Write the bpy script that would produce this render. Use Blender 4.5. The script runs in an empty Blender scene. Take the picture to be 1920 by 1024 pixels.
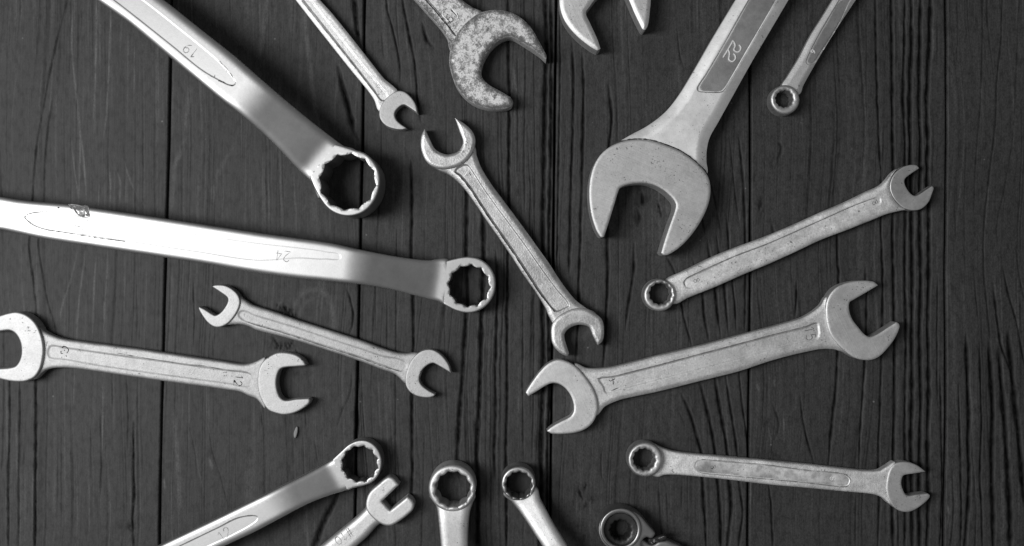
import bpy, math, random
import numpy as np
from mathutils import Vector
from mathutils.geometry import delaunay_2d_cdt

random.seed(7)
RNG = np.random.default_rng(11)
scene = bpy.context.scene

# ------------------------------------------------------------------ camera
S = 0.000175            # metres per photograph pixel on the table plane
D = 0.38                # camera height above the table
PW, PH = 1920, 1024
cam_data = bpy.data.cameras.new('camera')
cam = bpy.data.objects.new('camera', cam_data)
scene.collection.objects.link(cam)
cam.location = (0, 0, D)
cam.rotation_euler = (0, 0, 0)
cam_data.sensor_fit = 'HORIZONTAL'
cam_data.sensor_width = 36.0
cam_data.lens = 36.0 * D / (PW * S)
cam_data.clip_start = 0.01
cam_data.clip_end = 20.0
cam_data.dof.use_dof = True
cam_data.dof.focus_distance = D - 0.004
cam_data.dof.aperture_fstop = 9.0
scene.camera = cam

# ------------------------------------------------------------------ room light
world = bpy.data.worlds.new('World')
scene.world = world
world.use_nodes = True
bg = world.node_tree.nodes['Background']
bg.inputs[0].default_value = (1, 1, 1, 1)
bg.inputs[1].default_value = 0.185

def area_light(name, loc, target, sx, sy, power):
    ld = bpy.data.lights.new(name, 'AREA')
    ld.shape = 'RECTANGLE'
    ld.size, ld.size_y = sx, sy
    ld.energy = power
    lo = bpy.data.objects.new(name, ld)
    scene.collection.objects.link(lo)
    lo.location = loc
    lo.rotation_euler = (Vector(target) - Vector(loc)).to_track_quat('-Z', 'Y').to_euler()
    return lo

# one large soft window light, high on the left
area_light('window_light', (-0.46, 0.02, 0.66), (-0.04, 0, 0), 0.15, 0.46, 6.0)

vs = scene.view_settings
vs.view_transform = 'Standard'
vs.look = 'None'
vs.exposure = 0.0
vs.gamma = 1.0
vs.use_curve_mapping = False

COL = scene.collection

# ------------------------------------------------------------------ materials
def nodes_of(name):
    m = bpy.data.materials.new(name)
    m.use_nodes = True
    nt = m.node_tree
    return m, nt, nt.nodes['Principled BSDF']

def ramp(nt, src, stops):
    r = nt.nodes.new('ShaderNodeValToRGB')
    cr = r.color_ramp
    while len(cr.elements) < len(stops):
        cr.elements.new(0.5)
    for e, (p, v) in zip(cr.elements, stops):
        e.position = p
        e.color = (v, v, v, 1)
    nt.links.new(src, r.inputs[0])
    return r.outputs[0]

def noise(nt, vec, scale, detail=3.0, rough=0.55):
    n = nt.nodes.new('ShaderNodeTexNoise')
    n.inputs['Scale'].default_value = scale
    n.inputs['Detail'].default_value = detail
    n.inputs['Roughness'].default_value = rough
    nt.links.new(vec, n.inputs['Vector'])
    return n.outputs['Fac']

def mapping(nt, vec, scale=(1, 1, 1), rot=(0, 0, 0), loc=(0, 0, 0)):
    mp = nt.nodes.new('ShaderNodeMapping')
    mp.inputs['Scale'].default_value = scale
    mp.inputs['Rotation'].default_value = rot
    mp.inputs['Location'].default_value = loc
    nt.links.new(vec, mp.inputs['Vector'])
    return mp.outputs[0]

def math_node(nt, op, a, b=None, c=None):
    n = nt.nodes.new('ShaderNodeMath')
    n.operation = op
    for i, v in enumerate((a, b, c)):
        if v is None:
            continue
        if isinstance(v, (int, float)):
            n.inputs[i].default_value = v
        else:
            nt.links.new(v, n.inputs[i])
    return n.outputs[0]

def mixv(nt, fac, a, b):
    n = nt.nodes.new('ShaderNodeMix')
    n.data_type = 'FLOAT'
    for sock, v in ((n.inputs[0], fac), (n.inputs[2], a), (n.inputs[3], b)):
        if isinstance(v, (int, float)):
            sock.default_value = v
        else:
            nt.links.new(v, sock)
    return n.outputs[0]

def grey(nt, v):
    n = nt.nodes.new('ShaderNodeCombineColor')
    for i in range(3):
        nt.links.new(v, n.inputs[i])
    return n.outputs[0]

def steel(name, base=0.62, rough=0.38, grain=0.10, grain_size=2600, pits=0.0, blotch=0.15, brushed=None, seed=0.0):
    """worn plated steel: cast grain, blotchy gloss, small dark pits, optional brushing"""
    m, nt, b = nodes_of(name)
    tc = nt.nodes.new('ShaderNodeTexCoord')
    v = mapping(nt, tc.outputs['Object'], loc=(seed, seed * 0.37, 0))
    fine = noise(nt, v, grain_size, 2.5, 0.6)
    mid = noise(nt, v, grain_size * 0.22, 3, 0.6)
    big = noise(nt, v, 130, 3, 0.55)
    # tarnish: slight darker patches
    t = ramp(nt, big, [(0.30, base * (1 - blotch)), (0.68, base)])
    t2 = ramp(nt, mid, [(0.25, 1 - blotch * 0.9), (0.6, 1.0)])
    colv = math_node(nt, 'MULTIPLY', t, t2)
    sp = noise(nt, v, 1900, 3, 0.7)
    g = min(0.26, 0.05 + grain * 0.35)
    colv = math_node(nt, 'MULTIPLY', colv, ramp(nt, sp, [(0.28, 1 - g), (0.62, 1.0)]))
    h = math_node(nt, 'MULTIPLY_ADD', mid, 0.8, fine)
    if pits > 0:
        vo = nt.nodes.new('ShaderNodeTexNoise')
        vo.inputs['Scale'].default_value = 1500
        vo.inputs['Detail'].default_value = 1.5
        nt.links.new(v, vo.inputs['Vector'])
        mod = noise(nt, v, 220, 2, 0.5)
        s = math_node(nt, 'ADD', vo.outputs['Fac'], math_node(nt, 'MULTIPLY', mod, 0.5))
        p = ramp(nt, s, [(0.985 - 0.05 * pits, 1.0), (1.01 - 0.05 * pits, 0.45)])
        colv = math_node(nt, 'MULTIPLY', colv, p)
    if brushed is not None:
        v2 = mapping(nt, tc.outputs['Object'], rot=(0, 0, brushed))
        v3 = mapping(nt, v2, scale=(60, 3200, 1))
        br = noise(nt, v3, 1.0, 2.5, 0.6)
        h = math_node(nt, 'MULTIPLY_ADD', br, 0.9, h)
        colv = math_node(nt, 'MULTIPLY', colv, ramp(nt, br, [(0.3, 0.90), (0.6, 1.0)]))
    nt.links.new(grey(nt, colv), b.inputs['Base Color'])
    b.inputs['Metallic'].default_value = 1.0
    rg = math_node(nt, 'MULTIPLY_ADD', big, 0.16, rough - 0.08)
    nt.links.new(rg, b.inputs['Roughness'])
    bp = nt.nodes.new('ShaderNodeBump')
    bp.inputs['Strength'].default_value = grain
    bp.inputs['Distance'].default_value = 0.00012
    nt.links.new(h, bp.inputs['Height'])
    nt.links.new(bp.outputs[0], b.inputs['Normal'])
    return m

def rusted(name):
    m, nt, b = nodes_of(name)
    tc = nt.nodes.new('ShaderNodeTexCoord')
    v = tc.outputs['Object']
    big = noise(nt, v, 560, 5, 0.75)
    fine = noise(nt, v, 1900, 3, 0.6)
    ra = nt.nodes.new('ShaderNodeAttribute'); ra.attribute_name = 'rim'
    edge = ramp(nt, math_node(nt, 'MULTIPLY', ra.outputs['Fac'], 0.2), [(0.0, 0.0), (0.08, 0.22), (0.45, 0.0)])
    s = math_node(nt, 'ADD', math_node(nt, 'MULTIPLY_ADD', fine, 0.55, big), edge)
    k = ramp(nt, s, [(0.76, 1.0), (0.99, 0.0)])     # 1 = bare plated metal, 0 = rust
    colv = mixv(nt, k, math_node(nt, 'MULTIPLY_ADD', fine, 0.12, 0.06), 0.62)
    nt.links.new(grey(nt, colv), b.inputs['Base Color'])
    nt.links.new(mixv(nt, k, 0.25, 0.95), b.inputs['Metallic'])
    nt.links.new(mixv(nt, k, 0.85, 0.62), b.inputs['Roughness'])
    bp = nt.nodes.new('ShaderNodeBump')
    bp.inputs['Strength'].default_value = 0.55
    bp.inputs['Distance'].default_value = 0.0003
    nt.links.new(math_node(nt, 'MULTIPLY_ADD', fine, 0.4, k), bp.inputs['Height'])
    nt.links.new(bp.outputs[0], b.inputs['Normal'])
    return m

def plain(name, v, rough, metal=0.0, bump=0.0):
    m, nt, b = nodes_of(name)
    tc = nt.nodes.new('ShaderNodeTexCoord')
    n = noise(nt, tc.outputs['Object'], 1800, 3)
    nt.links.new(grey(nt, math_node(nt, 'MULTIPLY_ADD', n, v * 0.6, v * 0.7)), b.inputs['Base Color'])
    b.inputs['Roughness'].default_value = rough
    b.inputs['Metallic'].default_value = metal
    if bump:
        bp = nt.nodes.new('ShaderNodeBump')
        bp.inputs['Strength'].default_value = bump
        bp.inputs['Distance'].default_value = 0.0003
        nt.links.new(n, bp.inputs['Height'])
        nt.links.new(bp.outputs[0], b.inputs['Normal'])
    return m

def wood_material():
    m, nt, b = nodes_of('stained_wood')
    tc = nt.nodes.new('ShaderNodeTexCoord')
    v = tc.outputs['Object']
    at = nt.nodes.new('ShaderNodeAttribute'); at.attribute_name = 'grain'
    pa = nt.nodes.new('ShaderNodeAttribute'); pa.attribute_name = 'pale'
    st = noise(nt, mapping(nt, v, scale=(2600, 90, 400)), 1.0, 3, 0.6)      # fibres
    sp = noise(nt, mapping(nt, v, scale=(1, .6, 1)), 2100, 3, 0.75)            # pores
    bl = noise(nt, mapping(nt, v, scale=(60, 22, 60)), 1.0, 3, 0.55)          # uneven stain
    base = 0.0325
    c = math_node(nt, 'MULTIPLY', ramp(nt, st, [(0.28, 0.80), (0.70, 1.18)]), base)
    c = math_node(nt, 'MULTIPLY', c, ramp(nt, sp, [(0.25, 0.50), (0.75, 1.52)]))
    sc = noise(nt, mapping(nt, v, scale=(1, .45, 1)), 620, 4, 0.7)            # scuffed, patchy stain
    c = math_node(nt, 'MULTIPLY', c, ramp(nt, sc, [(0.34, 0.62), (0.52, 1.04), (0.75, 1.16)]))
    c = math_node(nt, 'MULTIPLY', c, ramp(nt, bl, [(0.25, 0.84), (0.75, 1.14)]))
    c = math_node(nt, 'MULTIPLY', c, math_node(nt, 'MULTIPLY_ADD', pa.outputs['Fac'], 1.8, 1.0))
    c = mixv(nt, at.outputs['Fac'], c, 0.003)
    # dust flecks
    vo = nt.nodes.new('ShaderNodeTexVoronoi')
    vo.inputs['Scale'].default_value = 190
    nt.links.new(v, vo.inputs['Vector'])
    fl = ramp(nt, vo.outputs['Distance'], [(0.045, 1.0), (0.075, 0.0)])
    sel = ramp(nt, noise(nt, v, 150, 1), [(0.60, 0.0), (0.68, 1.0)])
    c = math_node(nt, 'MULTIPLY_ADD', math_node(nt, 'MULTIPLY', fl, sel), 0.09, c)
    nt.links.new(grey(nt, c), b.inputs['Base Color'])
    nt.links.new(ramp(nt, sp, [(0.2, 0.52), (0.8, 0.70)]), b.inputs['Roughness'])
    nt.links.new(math_node(nt, 'MULTIPLY_ADD', at.outputs['Fac'], -0.24, 0.25), b.inputs['Specular IOR Level'])
    bp = nt.nodes.new('ShaderNodeBump')
    bp.inputs['Strength'].default_value = 0.35
    bp.inputs['Distance'].default_value = 0.00015
    nt.links.new(math_node(nt, 'MULTIPLY_ADD', sp, 0.5, st), bp.inputs['Height'])
    nt.links.new(bp.outputs[0], b.inputs['Normal'])
    return m

WOOD = wood_material()
UNDER = plain('dark_gap_sheet', 0.01, 0.9)
CHROME = steel('satin_chrome', base=0.42, rough=0.47, grain=0.05, grain_size=3200, blotch=0.06)
CHROME_B = steel('satin_chrome_worn', base=0.66, rough=0.58, grain=0.30, grain_size=2600, pits=0.15, blotch=0.12, seed=0.13)
CAST = steel('plated_cast_steel', base=0.78, rough=0.60, grain=0.60, grain_size=2400, pits=0.25, blotch=0.20, seed=0.31)
SCUFF = steel('scuffed_dark_steel', base=0.64, rough=0.5, grain=0.5, grain_size=2000, pits=0.5, blotch=0.3, seed=3.3)
CAST_L = steel('soft_plated_steel', base=0.56, rough=0.66, grain=0.42, grain_size=2300, pits=0.25, blotch=0.20, seed=5.1)
HEAD_L = steel('soft_satin_steel', base=0.52, rough=0.62, grain=0.25, grain_size=2500, pits=0.3, blotch=0.12, seed=5.7)
CAST_D = steel('grainy_cast_steel', base=0.97, rough=0.66, grain=0.65, grain_size=2200, pits=0.45, blotch=0.26, seed=0.53)
GROUND = steel('ground_flat_steel', base=0.70, rough=0.58, grain=0.25, grain_size=2600, pits=0.18, blotch=0.14, brushed=1.1, seed=0.71)
GROUND_D = steel('dull_ground_steel', base=0.62, rough=0.60, grain=0.22, grain_size=2600, pits=0.20, blotch=0.14, brushed=0.4, seed=0.91)
RING_M = steel('dull_ring_steel', base=0.6, rough=0.52, grain=0.12, grain_size=2600, pits=0.1, blotch=0.2, seed=1.1)
DARKCHROME = steel('dark_polished_steel', base=0.34, rough=0.42, grain=0.03, grain_size=2600, blotch=0.1, seed=1.4)
RING_D = steel('dark_worn_steel', base=0.38, rough=0.6, grain=0.12, grain_size=2400, blotch=0.2, seed=2.9)
PALE_F = steel('bright_forged_steel', base=0.95, rough=0.56, grain=0.10, grain_size=2400, pits=0.1, blotch=0.12, seed=2.3)
RUST = rusted('rust_eaten_plating')
BLACK_GRIME_SHADE = plain('black_grime_and_shade', 0.03, 0.85)  # grime in stamps; also shade painted along panel edges and the jaw step
GREY_GRIME_SHADE = plain('grey_grime_and_shade', 0.13, 0.7, metal=0.1)  # stamp dirt, and shade lines painted on panel rims
FLAKE = rusted('flaked_plating')
BLACKST = plain('oily_black_steel', .05, .4, metal=.6)
FAINT = plain('faint_stamp', 0.30, .6, metal=.5)
BLOTCH = steel('blotchy_worn_steel', base=0.95, rough=0.62, grain=0.2, grain_size=2000, pits=.2, blotch=0.5, seed=4.2)
BRIGHT = steel('worn_bright_steel', base=0.95, rough=0.66, grain=0.05, blotch=0.05, seed=1.9)

# ------------------------------------------------------------------ geometry tools
MM = 0.001
PX = S * 1000.0         # mm per pixel

def P(*pts):
    return [tuple(p) for p in pts]

def tile(ox, oy, pts, k=4.0):
    """points read on an enlarged crop of the photograph -> photograph pixels"""
    out = []
    for p in pts:
        q = (ox + p[0] / k, oy + p[1] / k)
        out.append(q + tuple(p[2:]))
    return out

def spline(ctrl, closed=True, step=2.0):
    """smooth curve through control points; a third value 1 marks a corner"""
    n = len(ctrl)
    p = np.array([c[:2] for c in ctrl], float)
    corner = [len(c) > 2 and c[2] for c in ctrl]
    out = []
    rng = range(n) if closed else range(n - 1)
    for i in rng:
        j = (i + 1) % n
        a, b = p[i], p[j]
        L = np.linalg.norm(b - a)
        if L < 1e-6:
            continue
        def tang(k, q):
            if corner[k] or (not closed and k in (0, n - 1)):
                return (b - a) / L
            d = p[(k + 1) % n] - p[k - 1]
            return d / max(np.linalg.norm(d), 1e-9)
        m0, m1 = tang(i, 0) * L, tang(j, 1) * L
        k = max(1, int(round(L / step)))
        for s in np.arange(k) / k:
            h00 = 2*s**3 - 3*s**2 + 1; h10 = s**3 - 2*s**2 + s
            h01 = -2*s**3 + 3*s**2; h11 = s**3 - s**2
            out.append(h00*a + h10*m0 + h01*b + h11*m1)
    if not closed:
        out.append(p[-1])
    return np.array(out)

def seg_dist(Q, loop, keep=None):
    A = loop; B = np.roll(loop, -1, axis=0)
    if keep is not None:
        A = A[keep]; B = B[keep]
    AB = B - A
    L2 = np.maximum((AB**2).sum(1), 1e-12)
    out = np.empty(len(Q))
    for s in range(0, len(Q), 1500):
        q = Q[s:s+1500]
        dx = q[:, None, 0] - A[None, :, 0]
        dy = q[:, None, 1] - A[None, :, 1]
        t = np.clip((dx*AB[:, 0] + dy*AB[:, 1]) / L2, 0, 1)
        ex = dx - t*AB[:, 0]; ey = dy - t*AB[:, 1]
        out[s:s+1500] = np.sqrt((ex*ex + ey*ey).min(1))
    return out

def inside(Q, loop):
    A = loop; B = np.roll(loop, -1, axis=0)
    res = np.zeros(len(Q), bool)
    for s in range(0, len(Q), 3000):
        q = Q[s:s+3000]
        y = q[:, 1][:, None]; x = q[:, 0][:, None]
        c = (A[:, 1] > y) != (B[:, 1] > y)
        with np.errstate(divide='ignore', invalid='ignore'):
            xi = A[:, 0] + (y - A[:, 1]) * (B[:, 0]-A[:, 0]) / (B[:, 1]-A[:, 1])
        res[s:s+3000] = ((c & (x < xi)).sum(1) % 2).astype(bool)
    return res

def offset_ring(loop, d):
    """points d pixels to both sides of a loop (caller filters)"""
    t = np.roll(loop, -1, axis=0) - np.roll(loop, 1, axis=0)
    t /= np.maximum(np.linalg.norm(t, axis=1)[:, None], 1e-9)
    n = np.stack([-t[:, 1], t[:, 0]], 1)
    return np.concatenate([loop + n*d, loop - n*d])

def round_drop(d, r, rz):
    u = np.clip(1 - d / r, 0, 1)
    return rz * (1 - np.sqrt(np.maximum(1 - u*u, 0)))

def thing(name, label, cat, base, group=None):
    o = bpy.data.objects.new(name, None)
    COL.objects.link(o)
    o.empty_display_size = 0.01
    o.location = ((base[0] - 960) * S, (512 - base[1]) * S, 0)
    o['label'] = label
    o['category'] = cat
    if group:
        o['group'] = group
    return o

def finish(name, verts, faces, mat, parent, sharp=50):
    me = bpy.data.meshes.new(name)
    me.from_pydata(verts, [], faces)
    me.validate()
    me.polygons.foreach_set('use_smooth', np.ones(len(me.polygons), bool))
    me.set_sharp_from_angle(angle=math.radians(sharp))
    me.materials.append(mat)
    me.update()
    o = bpy.data.objects.new(name, me)
    COL.objects.link(o)
    if parent is not None:
        o.parent = parent
    return o

def plate(name, parent, mat, outline, ztop, thick, edge=(0.6, 0.6), holes=(), hole_edge=(0.25, 0.25),
          panel=None, panel_depth=0.3, panel_wall=0.25, step=3.0, flat_bottom=False, dome=0.0, rough=0.0, zbottom=None, bspl=2.0, avoid=None, seam=None, bevel=0.0):
    """a forged piece: outline in photograph pixels, height in mm over the table (number or function of pixel points),
       rounded rims, optional sunken panel; real thickness with its own underside."""
    zt = ztop if callable(ztop) else (lambda Q, z=ztop: np.full(len(Q), float(z)))
    loops = [spline(outline, step=bspl)] + [np.array(h, float) for h in holes]
    rads = [edge] + [hole_edge] * len(holes)
    if avoid is not None:                       # keep the piece clear of a socket opening
        ac = np.array(avoid[:2], float)
        dv = loops[0] - ac
        dn = np.linalg.norm(dv, axis=1)
        near = dn < avoid[2]
        loops[0][near] = ac + dv[near] / np.maximum(dn[near], 1e-6)[:, None] * avoid[2]
    masks = [None] * len(loops)
    if avoid is not None:
        mid = 0.5 * (loops[0] + np.roll(loops[0], -1, axis=0))
        masks[0] = np.linalg.norm(mid - ac, axis=1) > avoid[2] + 1.0
    if seam is not None:                        # a straight side that runs on into the next piece: no rounding there
        mid = 0.5 * (loops[0] + np.roll(loops[0], -1, axis=0))
        a_, b_ = np.array(seam[0], float), np.array(seam[1], float)
        u_ = (b_ - a_) / np.linalg.norm(b_ - a_)
        off = np.abs((mid - a_) @ np.array([-u_[1], u_[0]]))
        tt_ = (mid - a_) @ u_
        masks[0] = ~((off < 0.6) & (tt_ > -0.5) & (tt_ < np.linalg.norm(b_ - a_) + 0.5))
    pl = spline(panel, step=2.0) if panel is not None else None
    # candidate points
    lo = loops[0].min(0); hi = loops[0].max(0)
    gx, gy = np.meshgrid(np.arange(lo[0], hi[0], step), np.arange(lo[1], hi[1], step))
    gx = gx + (np.arange(gx.shape[0])[:, None] % 2) * step * 0.5
    G = np.stack([gx.ravel(), gy.ravel()], 1)
    cand = [(G, None)]
    for lp, (r, rz) in zip(loops, rads):
        rp = r / PX
        for f in (0.07, 0.22, 0.42, 0.68, 1.0):
            cand.append((offset_ring(lp, rp*f), ('l', rp*f)))
    pts = []
    for C, tag_ in cand:
        ok = inside(C, loops[0])
        for h in loops[1:]:
            ok &= ~inside(C, h)
        C = C[ok]
        if len(C) == 0:
            continue
        ds = [seg_dist(C, lp, mk) for lp, mk in zip(loops, masks)]
        dmin = np.min(ds, axis=0)
        if tag_ is None:
            keep = np.ones(len(C), bool)
            for d, (r, rz) in zip(ds, rads):
                keep &= d > r/PX + 0.45*step
            if pl is not None:
                dp = seg_dist(C, pl)
                ins = inside(C, pl)
                w = panel_wall / PX
                keep &= ~((dp < w + 0.8 + 0.4*step) & ins) & ~((dp < 0.8 + 0.4*step) & ~ins)
        elif tag_[0] == 'l':
            keep = np.abs(dmin - tag_[1]) < 0.12*tag_[1] + 0.02
        else:
            keep = (dmin > 0.6)
            if tag_[1] > 0:
                dp = seg_dist(C, pl)
                keep &= (np.abs(dp - tag_[1]) < 0.12*tag_[1] + 0.02) & inside(C, pl)
        C = C[keep]
        pts.append(C)
    nb = sum(len(l) for l in loops)
    extra = []
    if pl is not None:                          # tie the panel's brow and foot into the mesh as edges
        wp = panel_wall / PX
        for f in (-0.8/wp, 0.0, 0.5, 1.0, 1.0 + 0.8/wp):
            if f == 0.0:
                C = pl.copy()
            else:
                tt = np.roll(pl, -1, axis=0) - np.roll(pl, 1, axis=0)
                tt /= np.maximum(np.linalg.norm(tt, axis=1)[:, None], 1e-9)
                nn = np.stack([-tt[:, 1], tt[:, 0]], 1)
                sgn = 1.0 if inside(pl[:1] + nn[:1]*0.5, pl)[0] else -1.0
                C = pl + nn * (sgn * panel_wall / PX * f)
            ok = inside(C, loops[0]) & (seg_dist(C, loops[0]) > 0.7)
            for h in loops[1:]:
                ok &= ~inside(C, h)
            if f != 0:
                ok &= (np.abs(seg_dist(C, pl) - wp*abs(f)) < 0.06*wp + .02)
            extra.append((C, ok))
    ex_pts = []; ex_edges = []; k = nb
    for C, ok in extra:
        ids = np.full(len(C), -1)
        ids[ok] = k + np.arange(ok.sum()); k += int(ok.sum())
        ex_pts.append(C[ok])
        for i in range(len(C)):
            j = (i + 1) % len(C)
            if ids[i] >= 0 and ids[j] >= 0:
                ex_edges.append((int(ids[i]), int(ids[j])))
    nfix = k
    allp = np.concatenate(loops + ex_pts + pts)
    # thin out near-duplicates among free points
    key = np.round(allp / 0.35).astype(np.int64)
    _, first = np.unique(key[:, 0] * 1000003 + key[:, 1], return_index=True)
    keepm = np.zeros(len(allp), bool); keepm[first] = True; keepm[:nfix] = True
    allp = allp[keepm]
    edges = []; k = 0
    for lp in loops:
        n = len(lp)
        edges += [(k + i, k + (i+1) % n) for i in range(n)]
        k += n
    edges += ex_edges
    res = delaunay_2d_cdt([Vector(p) for p in allp], edges, [], 0, 1e-5)
    V = np.array([tuple(v) for v in res[0]]); F = np.array(res[2], int)
    cen = V[F].mean(1)
    ok = inside(cen, loops[0])
    for h in loops[1:]:
        ok &= ~inside(cen, h)
    F = F[ok]
    a = V[F[:, 1]] - V[F[:, 0]]; b = V[F[:, 2]] - V[F[:, 0]]
    area = a[:, 0]*b[:, 1] - a[:, 1]*b[:, 0]
    F = F[np.abs(area) > 1e-5]; area = area[np.abs(area) > 1e-5]
    # pixel y points down: make faces counter-clockwise seen from above
    flip = area > 0
    F[flip] = F[flip][:, ::-1]
    # heights
    ds = [seg_dist(V, lp, mk) * PX for lp, mk in zip(loops, masks)]
    drop = np.zeros(len(V))
    for d, (r, rz) in zip(ds, rads):
        drop = np.maximum(drop, round_drop(d, r, rz)*(1-bevel) + bevel*rz*np.clip(1 - d/r, 0, 1)**1.15)
    base = zt(V)
    top = base - drop
    if dome:
        top = top + dome * np.clip(np.min(ds, axis=0) / 6.0, 0, 1)
    if pl is not None:
        sd = seg_dist(V, pl) * PX * np.where(inside(V, pl), 1, -1)
        u = np.clip(sd / panel_wall, 0, 1)
        top = top - panel_depth * (u*u*(3-2*u))
    if rough:
        top = top + rough * RNG.normal(size=len(V)) * (drop <= 0)
    if zbottom is not None:
        bot = np.full(len(V), float(zbottom)) + drop * 0.6
    else:
        bot = base - thick + (0 if flat_bottom else 1) * drop
    bot = np.minimum(bot, top - 0.05)
    f = (D*1000 - base) / (D*1000)
    ox, oy = parent.location.x, parent.location.y
    X = (V[:, 0] - 960) * S * f - ox
    Y = (512 - V[:, 1]) * S * f - oy
    n = len(V)
    verts = np.concatenate([np.stack([X, Y, top*MM], 1), np.stack([X, Y, bot*MM], 1)])
    faces = [tuple(t) for t in F.tolist()]
    # rim edges: those used by one triangle only
    E = np.concatenate([F[:, [0, 1]], F[:, [1, 2]], F[:, [2, 0]]])
    ek = np.sort(E, axis=1); kk = ek[:, 0] * n + ek[:, 1]
    u, idx, cnt = np.unique(kk, return_index=True, return_counts=True)
    rim = E[idx[cnt == 1]]
    walls = [(int(b), int(a), int(a + n), int(b + n)) for a, b in rim]
    under = [(int(c + n), int(b + n), int(a + n)) for a, b, c in F]
    o = finish(name, verts.tolist(), faces + walls + under, mat, parent)
    at = o.data.attributes.new('rim', 'FLOAT', 'POINT')
    at.data.foreach_set('value', np.tile(np.min(ds, axis=0), 2).astype(np.float32))
    def zsurf(Q):
        Q = np.asarray(Q, float)
        z = zt(Q)
        if pl is not None:
            sd = seg_dist(Q, pl) * PX * np.where(inside(Q, pl), 1, -1)
            uu = np.clip(sd / panel_wall, 0, 1)
            z = z - panel_depth * (uu*uu*(3-2*uu))
        return z + (dome * np.clip(seg_dist(Q, loops[0]) * PX / 6.0, 0, 1) if dome else 0)
    if name in ('chipped_patch', 'panel_floor'):
        o.parent = next(c for c in parent.children if c.name.split('.')[0] == 'handle')
    return o, zsurf

def circle(c, r, n=96):
    a = np.linspace(0, 2*math.pi, n, endpoint=False)
    return np.stack([c[0] + r*np.cos(a), c[1] + r*np.sin(a)], 1)

def star(c, R, r, rot=0.0, points=12):
    """twelve point socket opening"""
    out = []
    for i in range(points):
        a0 = rot + 2*math.pi*i/points
        out.append((c[0] + R*math.cos(a0), c[1] + R*math.sin(a0)))
        for da, rr in ((0.30, 0.35), (0.5, 0.0), (0.70, 0.35)):
            a1 = a0 + 2*math.pi*da/points
            q = r + (R - r)*rr*0.6
            out.append((c[0] + q*math.cos(a1), c[1] + q*math.sin(a1)))
    return np.array(out)

def circ_ctrl(c, r, n=20):
    return [(c[0] + r*math.cos(2*math.pi*i/n), c[1] + r*math.sin(2*math.pi*i/n)) for i in range(n)]

def strokes(name, parent, mat, lines, zsurf, width=1.6, height=0.08, jitter=0.0):
    """raised, dirt-filled or painted shade strokes lying on a surface"""
    verts, faces = [], []
    ox, oy = parent.location.x, parent.location.y
    for ln in lines:
        c = spline(ln, closed=False, step=1.0) if len(ln) > 2 else np.array([np.array(ln[0][:2]) + (np.array(ln[1][:2]) - np.array(ln[0][:2]))*s for s in np.linspace(0, 1, 6)])
        t = np.gradient(c, axis=0)
        t /= np.maximum(np.linalg.norm(t, axis=1)[:, None], 1e-9)
        nn = np.stack([-t[:, 1], t[:, 0]], 1)
        w = np.full(len(c), width)
        if jitter:
            w = width * (1 + jitter * np.interp(np.arange(len(c)), np.arange(0, len(c)+6, 5), RNG.normal(size=len(np.arange(0, len(c)+6, 5)))))
            w = np.clip(w, 0.35*width, 2.2*width)
        z = zsurf(c)
        k0 = len(verts)
        for off, dz in ((-0.5, -0.05), (-0.28, height), (0.28, height), (0.5, -0.05)):
            q = c + nn * (w[:, None] * off)
            f = (D*1000 - z) / (D*1000)
            for i in range(len(c)):
                verts.append(((q[i, 0]-960)*S*f[i] - ox, (512-q[i, 1])*S*f[i] - oy, (z[i] + dz)*MM))
        n = len(c)
        for j in range(3):
            for i in range(n - 1):
                a = k0 + j*n + i
                faces.append((a, a+1, a+1+n, a+n))
        faces.append((k0, k0+n, k0+2*n, k0+3*n))
        faces.append((k0+n-1, k0+4*n-1, k0+3*n-1, k0+2*n-1))
        for i in range(n - 1):
            a = k0 + i
            faces.append((a, a+3*n, a+3*n+1, a+1))
    host = next((c for c in parent.children if c.name.split('.')[0] == 'handle'), parent)
    return finish(name, verts, faces, mat, host, 40)

GLYPH = {
 '0': [[(.3,1),(.06,.8),(.0,.5),(.06,.2),(.3,0),(.54,.2),(.6,.5),(.54,.8),(.3,1)]],
 '1': [[(.1,.78),(.35,1,1),(.35,0)]],
 '2': [[(.03,.75),(.12,.95),(.32,1),(.52,.9),(.56,.7),(.42,.45),(.0,0,1),(.6,0)]],
 '3': [[(.03,.9),(.3,1),(.55,.8),(.3,.54,1),(.58,.3),(.35,0),(.02,.1)]],
 '4': [[(.42,0),(.42,1,1),(.0,.3,1),(.62,.3)]],
 '5': [[(.55,1),(.1,1,1),(.06,.55,1),(.35,.62),(.58,.35),(.35,0),(.02,.08)]],
 '6': [[(.5,.95),(.2,.75),(.03,.35),(.15,.03),(.42,.02),(.56,.3),(.4,.53),(.1,.42)]],
 '7': [[(.0,1),(.58,1,1),(.2,0)]],
 '8': [[(.3,.54),(.06,.75),(.3,1),(.54,.75),(.3,.54),(.02,.26),(.3,0),(.58,.26),(.3,.54)]],
 '9': [[(.1,.05),(.4,.25),(.57,.65),(.45,.97),(.18,.98),(.04,.7),(.2,.47),(.5,.58)]],
 '#': [[(.18,0),(.26,1)],[(.42,0),(.5,1)],[(.0,.34),(.64,.34)],[(.02,.68),(.66,.68)]],
 'D': [[(.05,0),(.05,1,1),(.35,.95),(.58,.5),(.35,.05),(.05,0)]],
 'C': [[(.55,.85),(.3,1),(.04,.7),(.04,.3),(.3,0),(.55,.15)]],
 'E': [[(.55,1),(.05,1,1),(.05,0,1),(.55,0)],[(.05,.52),(.45,.52)]],
}
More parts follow.
